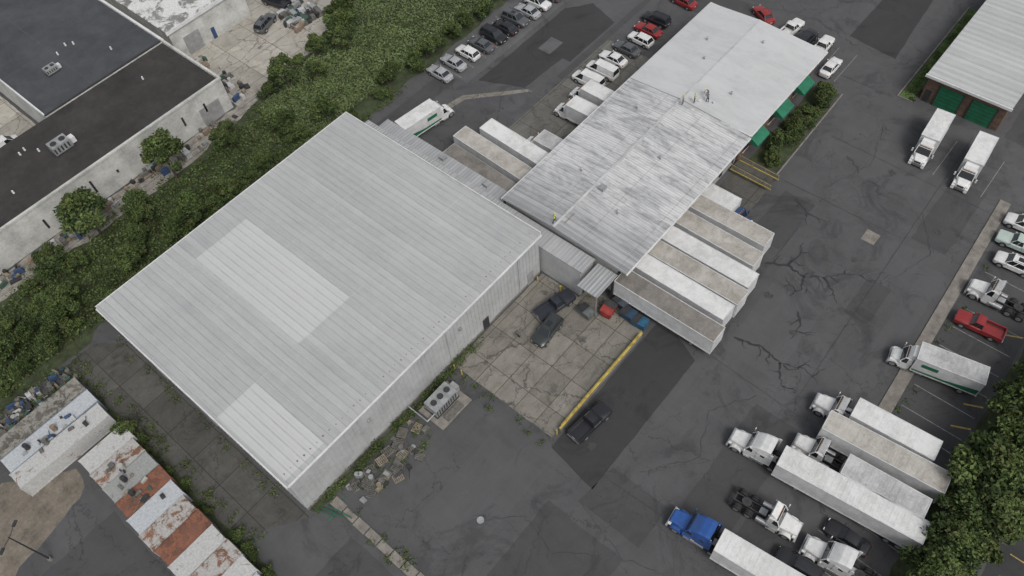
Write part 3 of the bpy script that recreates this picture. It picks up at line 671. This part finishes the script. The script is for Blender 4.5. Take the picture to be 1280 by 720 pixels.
ct=[rusty('container_white',(.47,.47,.46),(.2,.1,.06),.62),rusty('container_rust',(.40,.39,.37),(.2,.1,.06),.52),rusty('container_orange',(.24,.10,.06),(.16,.075,.05),.5),rusty('container_grey',(.3,.31,.3),(.15,.1,.07),.62),rusty('container_tan',(.27,.26,.23),(.12,.105,.09),.5),rusty('container_pale',(.45,.47,.49),(.16,.13,.11),.66),rusty('container_blue',(.22,.26,.31),(.1,.09,.09),.6)]
ys=62.3; seq=[0,1,3,2,5,1,2,0,1,0,5,3,1]
for i,s in enumerate(seq):
    put('shipping_container',container(5.6+R(-.2,.3),ct[s],ct[s]),(-5.8+R(-.2,.2)-(i*.05),ys,0),math.radians(R(-1.5,1.5))+ (math.pi if i%2 else 0)); ys-=2.56
for i,(s,y) in enumerate(((4,72.2),(5,69.6),(0,67.0))):
    put('shipping_container',container(11.5,ct[s],ct[6 if s==5 else s]),(-8.7+R(-.4,.3),y,0),math.radians(R(-1,1)))
junkc=[wood,woodd,galv,darkm,woodd,M('junk_cream',(.32,.31,.28)),rustd,M('junk_white',(.4,.4,.4)),M('junk_green',(.04,.08,.06)),M('junk_blue',(.03,.06,.13)),darkm]
def junk(name,x0,x1,y0,y1,n,z=0,s=(.3,1.4),h=(.15,.9)):
    b=MB()
    for i in range(n):
        x=R(x0,x1);y=R(y0,y1);l=R(*s);w=R(*s)*.6;a=random.choice((0,1.57))+R(-.3,.3);hh=R(*h);m=random.choice(junkc)
        c,sn=math.cos(a),math.sin(a); q=[(x+u*c-v*sn,y+u*sn+v*c) for u,v in((-l/2,-w/2),(l/2,-w/2),(l/2,w/2),(-l/2,w/2))]
        k=R(.85,1); b.loft([[(px,py,z) for px,py in q],[(x+(px-x)*k,y+(py-y)*k,z+hh+R(0,.1)) for px,py in q]],m)
        if i%3==0: b.tube((x,y,z+.1),(x+R(-1.5,1.5),y+R(-1.5,1.5),z+R(.1,1)),.04,.04,m,5)
        if i%5==0: 
            x2=x+R(-1,1);b.tube((x2,y+.3,z),(x2,y+.3,z+.88),.29,.29,random.choice(junkc),10)
    put(name,b.mesh(name))
junk('scrap_pile',-13,-3.2,73.9,78,80)
junk('container_clutter',-7.5,-4,52,60,14,2.6,(.3,.9),(.05,.3))
junk('container_clutter',-12,-5,66.5,70,12,2.6,(.3,.8),(.05,.3))
junk('stored_goods',-20,40,95,97.6,100,0,(.4,1.6))
junk('yard_clutter',41.5,45,98.5,112,30,0,(.5,1.6))
junk('yard_clutter',59,65,104,110,60,0,(.6,2.2),(.2,.9))
junk('yard_clutter',-5,9,121,126,25)
def pallets(b,x,y,n,a):
    c,s=math.cos(a),math.sin(a)
    def P(u,v,z): return (x+u*c-v*s,y+u*s+v*c,z)
    def slab(u0,u1,v0,v1,z0,z1,m): b.loft([[P(u0,v0,z0),P(u1,v0,z0),P(u1,v1,z0),P(u0,v1,z0)],[P(u0,v0,z1),P(u1,v0,z1),P(u1,v1,z1),P(u0,v1,z1)]],m)
    for k in range(n):
        z=k*.15; m=random.choice((woodd,woodd,wood))
        for v in(-.5,0,.45): slab(-.6,.6,v,v+.06,z,z+.1,m)
        for i in range(6): slab(-.6+i*.215,-.6+i*.215+.12,-.5,.51,z+.102,z+.125,m)
for (x,y,n) in[(9.6,37.6,2),(10.9,37.1,3),(12.2,37.8,2),(13.5,37.2,5),(14.8,37.9,3),(16.2,37.3,4),(17.6,37.9,3),(18.9,37.2,2),(11.6,35.8,2),(12.9,36,1),(14.4,35.7,3),(15.9,36.1,2),(17.2,35.8,1),(10.2,35.9,1),(13.6,34.6,1),(16.9,34.5,2)]:
    b=MB(); pallets(b,x+R(-.2,.2),y+R(-.2,.2),n,R(-.5,.5)); put('pallet_stack',b.mesh('pallets'))
_jc=junkc; junkc=[woodd,wood,darkm,galv,woodd]
junk('pallet_scrap',9,20,34.4,38.4,26,0,(.3,1.2),(.08,.4))
junkc=_jc
b=MB(); b.box(20.8,25.8,34.6,38.6,0,.16,kerbm); b.box(21.4,25.2,36.0,38.2,.16,.3,darkm); b.box(21.5,25.1,36.1,38.1,.3,1.7,galv)
for i in range(3):
    cx=22.2+i*1.1; b.tube((cx,37.1,1.7),(cx,37.1,1.85),.48,.48,galv,18); b.tube((cx,37.1,1.85),(cx,37.1,1.87),.4,.4,darkm,18)
for i in range(9): b.box(21.6+i*.38,21.75+i*.38,36.06,36.099,.5,1.5,darkm)
b.box(25.2,25.9,36.6,37.6,.17,1.2,doorgrey); b.tube((21.5,36.5,.8),(20.3,36.5,.8),.08,.08,galv,8); b.tube((20.3,36.5,.8),(20.3,39.6,.8),.08,.08,galv,8); b.box(22,24.6,34.8,35.6,.17,.5,woodd)
put('chiller_unit',b.mesh('chiller'))
b=MB()
for i in range(3): b.tube((5.2+i*.5,38.9-.2*i,.2),(5.8+i*.55,36.2-.5*i,1.5-.5*i),.06,.06,greenp,8)
b.tube((5.0,37.2,.06),(8,37.6,.06),.06,.06,greenp,8)
put('green_pipes',b.mesh('pipes'))
def dumpster(x,y,a,col,L=1.9):
    b=MB(); p=M('dumpster_%d'%int(col[0]*99+col[2]*999),col,.6,0,.3,1.2)
    b.loft([[(-L/2+.1,-.6,.12),(L/2-.1,-.6,.12),(L/2-.1,.5,.12),(-L/2+.1,.5,.12)],[(-L/2,-.75,1.15),(L/2,-.75,1.15),(L/2,.75,1.4),(-L/2,.75,1.4)]],p)
    for s in(-1,1):
        b.face([(s*.03,-.78,1.19),(s*L/2,-.78,1.19),(s*L/2,.76,1.44),(s*.03,.76,1.44)],p if s<0 else darkm); b.box(s*L/2-.06,s*L/2+.08,-.3,.3,.75,.9,p); b.tube((s*L*.35,-.4,.08),(s*L*.35+.05,-.4,.08),.08,.08,blackr,8)
    for i in range(4): b.box(-L/2+.3+i*L/4,-L/2+.36+i*L/4,-.76,-.64,.3,1.1,p)
    put('dumpster',b.mesh('dumpster'),(x,y,.01),a)
dumpster(45.6,29.2,.15,(.24,.03,.025),2.1); dumpster(43.6,31.2,1.5,(.12,.13,.13)); dumpster(46.5,26.9,1.6,(.02,.05,.09)); dumpster(46.4,25.1,1.65,(.02,.09,.16)); dumpster(47.4,28.6,1.5,(.05,.06,.08))
dumpster(62.8,26.6,1.57,(.3,.03,.03),2.2)
b=MB(); b.box(29.2,45.3,23.88,24.12,0,.75,kerbm); b.box(29.15,45.35,23.87,24.13,.752,.84,yel)
x=29.4
while x<45.3: b.tube((x,24,.84),(x,24,1.5),.025,.025,yel,6); x+=1.5
b.tube((29.4,24,1.5),(45.2,24,1.5),.03,.03,yel,6)
b.box(28.6,28.75,24,24.15,0,1.1,yel)
put('loading_ramp_wall',b.mesh('rw'))
b=MB()
for (x,y) in((43.8,39.2),(44.5,36),(27.6,37.8),(27.6,39)): b.tube((x,y,0),(x,y,1.1),.09,.09,yel,10)
put('safety_bollards',b.mesh('bol'))
b=MB(); b.box(74.9,77.2,24.2,29.8,0,.5,conc_dk)
for x in(74.95,77.15): b.box(x-.05,x+.05,23.4,29.8,.502,.62,yel); b.tube((x,23.5,1.3),(x,29.7,1.5),.025,.025,yel,6); [b.tube((x,y,.6),(x,y,1.4),.02,.02,yel,6) for y in(23.6,25.6,27.6,29.6)]
put('yellow_ramp',b.mesh('yr'))
b=MB(); b.tube((0,0,0),(0,0,.5),.25,.22,kerbm,10); b.tube((0,0,.5),(0,0,8),.1,.06,darkm,10)
for s in(-1,1): b.tube((0,0,7.8),(s*1.1,0,8),.04,.04,darkm,6); b.box(s*1.4-.35,s*1.4+.35,-.16,.16,7.93,8.06,darkm); b.box(s*1.4-.25,s*1.4+.25,-.12,.12,7.915,7.929,headl)
put('street_lamp',b.mesh('lamp'),(-17.1,57.8,0),.6)
for x,y in((-20,85.5),(108,90)):
    b=MB(); b.tube((0,0,0),(0,0,10),.16,.1,bark,10); b.box(-.06,.06,-1.1,1.1,9.3,9.45,wood)
    for yy in(-1,0,1): b.tube((0,yy,9.45),(0,yy,9.65),.05,.04,galv,6)
    put('utility_pole',b.mesh('pole'),(x,y,0))
b=MB()
for yy in(-1,0,1):
    P=[(-20+128*i/24,85.5+yy+4.5*i/24,9.6-2.2*4*(i/24)*(1-i/24)) for i in range(25)]
    for i in range(24): b.tube(P[i],P[i+1],.018,.018,darkm,4)
put('overhead_wires',b.mesh('wires'))

# ------------------------------------------------------------------ vegetation
def leafm(name,col):
    m=bpy.data.materials.new(name); t,b=nt(m); p=pos(t)
    n=noise(t,p,.3,4); n2=noise(t,p,6,2)
    f=mth(t,'ADD',mth(t,'MULTIPLY',n,.7),mth(t,'MULTIPLY',n2,.3))
    t.links.new(ramp(t,f,[(.35,tuple(x*.6 for x in col)),(.65,tuple(x*1.35 for x in col))]),b.inputs['Base Color'])
    b.inputs['Roughness'].default_value=.7; b.inputs['Specular IOR Level'].default_value=.2; return m
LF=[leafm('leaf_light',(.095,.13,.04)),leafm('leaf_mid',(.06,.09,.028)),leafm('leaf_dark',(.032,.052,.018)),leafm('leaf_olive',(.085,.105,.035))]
MG=[leafm('meadow_leaf_a',(.125,.165,.065)),leafm('meadow_leaf_b',(.10,.14,.05)),leafm('meadow_leaf_c',(.14,.17,.08))]
def leafmesh(name,P,size,mats,mi,trunk=None,flat=.5):
    n=len(P); u=np.random.normal(size=(n,3)); u[:,2]*=flat; u/=np.linalg.norm(u,axis=1)[:,None]
    v=np.cross(u,np.random.normal(size=(n,3))); v/=np.linalg.norm(v,axis=1)[:,None]
    s=(size*np.random.uniform(.6,1.3,n))[:,None]
    V=np.stack([P-u*s,P+v*s*.55,P+u*s,P-v*s*.55],1).reshape(-1,3)
    vv=V.tolist(); ff=np.arange(4*n).reshape(n,4).tolist(); mm=list(map(int,mi)); ms=list(mats)
    if trunk:
        o=len(vv); k=len(mats)
        for f in trunk.f: ff.append([i+o for i in f]); mm.append(k)
        vv+=trunk.v; ms.append(bark)
    me=bpy.data.meshes.new(name); me.from_pydata(vv,[],ff)
    for m in ms: me.materials.append(m)
    me.polygons.foreach_set('material_index',mm); return me
def treemesh(name,h,r,nb,nl,seed,leaf=.17,trunkh=.4):
    rs=np.random.RandomState(seed); rr=random.Random(seed); tb=MB()
    top=(rr.uniform(-.3,.3),rr.uniform(-.3,.3),h*.62); tb.tube((0,0,-.1),top,.05*h*.5,.05*h*.18,bark,8)
    C=[];Rd=[]
    for i in range(nb):
        a=i*2.4+rr.uniform(-.5,.5); q=math.sqrt((i+.5)/nb); d=r*.75*q*rr.uniform(.8,1.15); z=h*(.86-.38*q*q)+rr.uniform(-.12,.1)*h
        c=(d*math.cos(a),d*math.sin(a),z); C.append(c); Rd.append(r*rr.uniform(.2,.4))
        t0=trunkh+rr.uniform(0,.2); tb.tube((top[0]*t0/.62,top[1]*t0/.62,h*t0),c,.035*h*.35,.012*h*.3+.01,bark,5)
    C=np.array(C);Rd=np.array(Rd)
    k=rs.randint(0,nb,nl); d=rs.normal(size=(nl,3)); d/=np.linalg.norm(d,axis=1)[:,None]
    rad=Rd[k]*rs.uniform(.4,1.2,nl)**.7; P=C[k]+d*rad[:,None]*np.array([1,1,.75])
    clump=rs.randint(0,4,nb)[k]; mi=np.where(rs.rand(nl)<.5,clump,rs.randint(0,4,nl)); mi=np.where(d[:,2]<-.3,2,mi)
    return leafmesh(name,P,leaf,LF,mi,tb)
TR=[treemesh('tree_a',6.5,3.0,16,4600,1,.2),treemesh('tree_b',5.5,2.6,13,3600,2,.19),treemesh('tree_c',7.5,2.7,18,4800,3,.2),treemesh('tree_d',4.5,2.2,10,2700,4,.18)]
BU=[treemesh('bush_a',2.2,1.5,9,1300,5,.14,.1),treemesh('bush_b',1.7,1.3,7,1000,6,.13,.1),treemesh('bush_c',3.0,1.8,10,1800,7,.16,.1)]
def tput(name,me,x,y,s=1,parent=None): 
    return put(name,me,(x,y,0),R(0,6.28),parent,(s*R(.85,1.15),s*R(.85,1.15),s*R(.8,1.2)))
def inpoly(x,y,P):
    c=False;j=len(P)-1
    for i in range(len(P)):
        if (P[i][1]>y)!=(P[j][1]>y) and x<(P[j][0]-P[i][0])*(y-P[i][1])/(P[j][1]-P[i][1])+P[i][0]: c=not c
        j=i
    return c
def scatter(name,poly,meshes,spacing,s=(.8,1.2),keep=1):
    e=empty(name); xs=[p[0] for p in poly];ys_=[p[1] for p in poly]; x=min(xs); n=0
    while x<max(xs):
        y=min(ys_)
        while y<max(ys_):
            px=x+R(-.5,.5)*spacing;py=y+R(-.5,.5)*spacing
            if inpoly(px,py,poly) and R(0,1)<keep: n+=1; tput('crown_%d'%n,random.choice(meshes),px,py,R(*s),e)
            y+=spacing
        x+=spacing
scatter('tree_thicket',[(-32,79),(0,80),(3,82),(30,81.5),(42,81.5),(44,86),(30,89),(0,91),(-32,92)],TR[1:2]+TR[3:]+BU,3.2,(.5,.9),.75)
scatter('tree_thicket',[(-32,79),(-1,79),(10,81.5),(42,80.5),(42,83.5),(12,85),(-2,87),(-32,91)],TR,4.2,(.55,1.0),.75)
scatter('tree_thicket',[(-32,88),(44,89),(46,93),(-32,92.5)],TR,6.5,(.55,.95),.8)
scatter('shrub_belt',[(3,79.6),(48,79),(48,81),(3,82)],BU,2.2,(.6,1.1),.75)
scatter('shrub_belt',[(47,79.6),(120,81.2),(120,83.0),(47,81.8)],BU+BU+TR[3:],1.8,(.7,1.05))
scatter('shrub_belt',[(44,94.5),(58,97),(70,103.5),(72,107),(60,99.5),(44,96.8)],BU,2.2,(.6,1.0),.8)
for x,y,k,s in((12.3,92.8,0,1.15),(25.5,92.8,2,1.15),(48.5,94,2,.95),(62.6,96,0,.95),(60,94,3,1),(46.8,83,3,1.2),(5,91,0,1.0),(53,92,3,.8),(66,99,1,1),(-3,62.8,3,.75),(57,96,2,.7),(42,87,1,.9),(18,90,1,.9),(34,91.5,3,1)):
    tput('deciduous_tree',TR[k],x,y,s)
for x,y,k,s in((60.9,-14,0,1.15),(56,-14.8,2,1.2),(51.6,-14.2,0,1.25),(46.8,-13.9,1,1.2),(42.5,-14.5,0,1.2),(38.4,-14,2,1.1),(48.5,-16.6,2,1.1),(54,-17,1,1.15),(34,-14.5,0,1),(65.5,-14.5,1,1.1),(70.5,-15,0,1.1),(58.5,-16.8,1,1.1),(44.8,-16.4,3,1.2),(40,-16.6,3,1.2),(76,-15,3,1)):
    tput('deciduous_tree',TR[k],x,y,s)
scatter('verge_shrubs',[(36,-13.2),(72,-13.2),(72,-17),(36,-17)],BU,2.3,(.5,1.0),.7)
scatter('weed_strip',[(-3.1,30),(-2.2,30),(-2.2,64),(-3.1,64)],BU[:2],1.3,(.4,.75))
scatter('hedge_shrubs',[(79,25.3),(97.5,25.6),(97.5,27.8),(79,27.6)],BU,1.8,(.6,.95))
tput('deciduous_tree',TR[3],95.5,26.5,.8); tput('deciduous_tree',TR[3],79.9,26.2,.65)
scatter('garage_shrubs',[(103,14.8),(106,15.8),(107,17),(103,17)],BU[1:2],1.2,(.35,.55))
N=62000; P=np.zeros((N,3)); P[:,0]=np.random.uniform(42,122,N); lo=82.4
hi=np.interp(P[:,0],[42,58,70,73,122],[94.5,97.5,104,108,108]); P[:,1]=lo+(hi-lo)*np.random.rand(N)
cl=.5+.5*np.sin(P[:,0]*.5+np.sin(P[:,1]*.7)*2)*np.sin(P[:,1]*.8+P[:,0]*.3)
P[:,2]=.1+np.random.rand(N)*(.4+.15*cl)
put('meadow_vegetation',leafmesh('meadow',P,.19,MG,np.random.randint(0,3,N),flat=.7))
N=26000; P=np.zeros((N,3)); P[:,0]=np.random.uniform(-32,43,N); P[:,1]=np.random.uniform(80.2,92.6,N); P[:,2]=.05+np.random.rand(N)*.7
put('undergrowth_vegetation',leafmesh('undergrowth',P,.2,LF+MG[1:2],np.random.randint(0,5,N),flat=1.0))
def weeds(name,x0,x1,y0,y1,n,h=.5,size=.13):
    cs=np.stack([np.random.uniform(x0,x1,n//25+1),np.random.uniform(y0,y1,n//25+1)],1); k=np.random.randint(0,len(cs),n)
    P=np.zeros((n,3)); P[:,:2]=cs[k]+np.random.normal(size=(n,2))*.3; P[:,2]=np.random.rand(n)*h
    put(name,leafmesh(name,P,size,LF,np.random.randint(0,4,n)))
weeds('weeds',4.9,33,38.8,39.5,2600,.8); weeds('weeds',-2.6,-.6,40,78,1800,.6); weeds('weeds',2.9,3.9,44,78,500,.4); weeds('weeds',26,28,24,39,300,.3); weeds('weeds',6.2,8,24,36,400,.2); weeds('weeds',8.5,20,34.5,38.5,700,.4); weeds('weeds',-20,45,93,96,2500,.5); weeds('weeds',46,60,78.6,79.5,900,.5)
weeds('weeds',45,47,24.6,39,120,.2,.1); weeds('grass_tufts',103.2,128,16.5,17.7,2500,.15,.1); weeds('weeds',54,92,-4.7,-4.0,400,.15); weeds('scrap_weeds',-13,-3,74,79,900,.8)

# ------------------------------------------------------------------ people
skin=M('skin',(.35,.2,.13),.6,0,.1,8); vest=M('hi_vis_vest',(.6,.8,.04),.7,0,.1,6); jeans=M('trousers',(.03,.04,.07),.9,0,.2,6); shirt=M('shirt',(.1,.1,.12),.9,0,.2,6); boots=M('boots',(.04,.03,.02),.8); hatm=M('hard_hat',(.6,.55,.1),.4); hairm=M('hair',(.03,.02,.015),.9)
def person(name,x,y,z,rot,pose='stand',top=vest,hat=hatm):
    lean={'stand':0,'bend':.75,'walk':.08}[pose]; st=.28 if pose=='walk' else .06
    sn,cs=math.sin(lean),math.cos(lean); hipz=.92 if pose!='bend' else .86
    def tp(u,yy,zz): return (u*cs+zz*sn,yy,hipz+zz*cs-u*sn)
    V=[(0,0,hipz),tp(.01,0,.22),tp(0,0,.43),tp(0,0,.56),tp(.02,0,.62)]; Rr=[(.15,.12),(.14,.1),(.17,.11),(.06,.06),(.055,.055)]
    E=[(0,1),(1,2),(2,3),(3,4)]
    def add(p,r,par): V.append(p);Rr.append((r,r));E.append((par,len(V)-1));return len(V)-1
    hands=[]
    for s in(-1,1):
        a=add((.0,s*.1,hipz-.06),.095,0); a=add((.04+s*st*.5,s*.12,.5),.065,a); a=add((s*st,s*.12,.1),.045,a); add((s*st+.16,s*.13,.04),.04,a)
        a=add(tp(0,s*.19,.47),.06,2)
        if pose=='bend': e=(V[a][0]+.1,s*.24,V[a][2]-.27); h=(V[a][0]+.25,s*.16,V[a][2]-.48)
        elif pose=='walk': e=(V[a][0]-s*.1,s*.25,V[a][2]-.27); h=(V[a][0]-s*.08+.1,s*.25,V[a][2]-.52)
        else: e=(V[a][0]-.02,s*.25,V[a][2]-.28); h=(V[a][0]+.16,s*.2,V[a][2]-.45)
        a=add(e,.045,a); a=add(h,.032,a); hands.append((Vector(e),Vector(h),s))
    me=bpy.data.meshes.new('body'); me.from_pydata(V,E,[]); o=bpy.data.objects.new('tmp',me); COL.objects.link(o)
    m=o.modifiers.new('s','SKIN'); m.use_smooth_shade=True
    for i,sv in enumerate(me.skin_vertices[0].data): sv.radius=Rr[i]; sv.use_root=(i==0)
    o.modifiers.new('ss','SUBSURF').levels=2
    dg=bpy.context.evaluated_depsgraph_get(); me2=bpy.data.meshes.new_from_object(o.evaluated_get(dg)); bpy.data.objects.remove(o)
    for mm in(jeans,top,skin,boots,shirt): me2.materials.append(mm)
    for p in me2.polygons:
        c=p.center; loc=(c.z-hipz)*cs+c.x*sn
        if c.z<.12: k=3
        elif c.z<hipz-.02 and loc<.02 and abs(c.y)<.2 and (c.x<.3): k=0
        elif loc>.52: k=2
        elif abs(c.y)>.2: k=4
        else: k=1
        if min((c-h).length for _,h,_ in hands)<.07: k=2
        p.material_index=k
    e=empty(name,(x,y,z)); e.rotation_euler=(0,0,rot); put('body',me2,parent=e)
    b=MB(); hc=Vector(tp(.03,0,.74)); d=Vector((sn,0,cs)); f=Vector((cs,0,-sn))
    def ell(c,rx,ry,rz,m,z0=-1):
        rings=[]
        for i in range(9):
            t=z0+(1-z0)*i/8; q=math.sqrt(max(0.0004,1-t*t)); rings.append([c+d*(t*rz)+f*(rx*q*math.cos(a))+Vector((0,1,0))*(ry*q*math.sin(a)) for a in [j*math.pi/6 for j in range(12)]])
        b.loft(rings,m)
    ell(hc,.1,.078,.12,skin); ell(hc+d*.015,.112,.09,.125,hat,.05); ell(hc-f*.02,.1,.082,.118,hairm,-.35)
    b.loft([[hc+d*.02+f*(.15*math.cos(a))+Vector((0,.1*math.sin(a),0)) for a in [j*math.pi/6 for j in range(12)]],[hc+d*.035+f*(.13*math.cos(a))+Vector((0,.09*math.sin(a),0)) for a in [j*math.pi/6 for j in range(12)]]],hat)
    b.tube(hc+f*.09,hc+f*.125-d*.02,.014,.016,skin,6)
    for s in(-1,1): b.tube(hc+f*.085+Vector((0,s*.03,0)),hc+f*.098+Vector((0,s*.03,0)),.012,.01,hairm,6); b.tube(hc+Vector((0,s*.075,0)),hc+Vector((0,s*.09,0)),.025,.02,skin,6)
    b.tube(hc+f*.08-d*.055-Vector((0,.02,0)),hc+f*.08-d*.055+Vector((0,.02,0)),.008,.008,redl,5)
    put('head',b.mesh('head',True),parent=e)
    b=MB()
    for el,h,s in hands:
        dd=(h-el).normalized(); sd=Vector((0,1,0)).cross(dd).normalized(); nn=dd.cross(sd)
        for i in range(4):
            q=h+sd*(-.03+.02*i)+dd*.03; L=(.065,.078,.07,.055)[i]; b.tube(q,q+dd*L*.55,.01,.009,skin,6); b.tube(q+dd*L*.55,q+dd*L-nn*s*.02,.009,.007,skin,6)
        q=h+sd*-.035; b.tube(q,q-sd*.035+dd*.04,.012,.009,skin,6)
    put('hands',b.mesh('hands'),parent=e)
person('roof_worker',76.3,39.3,6.33,2.2,'stand'); person('roof_worker',77.4,38.2,6.42,-1,'stand')
person('roof_worker',78.6,36.8,6.33,.8,'bend',top=shirt); person('roof_worker',79.8,37.5,6.37,2.8,'bend',top=shirt)
person('roof_worker',48.9,40.4,6.34,-.5,'walk')
b=MB(); b.box(77.9,78.4,37.6,37.9,6.38,6.62,trim); b.tube((79,36.0,6.28),(79,36.0,6.6),.15,.15,trim,10); b.box(49.6,51.6,39.2,39.28,6.35,6.42,wood)
put('roofing_tools',b.mesh('tools'))

# ------------------------------------------------------------------ light, camera
w=bpy.data.worlds.new('World'); scene.world=w; w.use_nodes=True; t=w.node_tree; bg=t.nodes['Background']
sk=t.nodes.new('ShaderNodeTexSky'); sk.sky_type='NISHITA'; sk.sun_disc=False
EL,AZ=math.radians(52),math.radians(200)
sk.sun_elevation=EL; sk.sun_rotation=AZ; sk.dust_density=4; sk.air_density=1.2
hs=t.nodes.new('ShaderNodeHueSaturation'); hs.inputs['Saturation'].default_value=.3
t.links.new(sk.outputs[0],hs.inputs['Color']); t.links.new(hs.outputs[0],bg.inputs['Color']); bg.inputs['Strength'].default_value=.14
sd=bpy.data.lights.new('sun','SUN'); sd.energy=1.3; sd.angle=math.radians(18); sd.color=(1,.97,.93)
so=bpy.data.objects.new('sun',sd); COL.objects.link(so)
dv=Vector((math.sin(AZ)*math.cos(EL),math.cos(AZ)*math.cos(EL),math.sin(EL))); so.rotation_euler=dv.to_track_quat('Z','Y').to_euler(); so.location=(0,0,120)
cd=bpy.data.cameras.new('camera'); cd.sensor_width=36; cd.lens=995/1280*36; cd.clip_end=3000; cd.clip_start=.5
co=bpy.data.objects.new('camera',cd); COL.objects.link(co)
r=Vector((.64423,-.76256,-.05893));dn=Vector((-.65303,-.50832,-.56139));fw=Vector((.39814,.40015,-.82545))
co.matrix_world=Matrix(((r.x,-dn.x,-fw.x,0),(r.y,-dn.y,-fw.y,0),(r.z,-dn.z,-fw.z,85),(0,0,0,1)))
scene.camera=co
scene.view_settings.view_transform='Standard'; scene.view_settings.look='None'; scene.view_settings.exposure=0
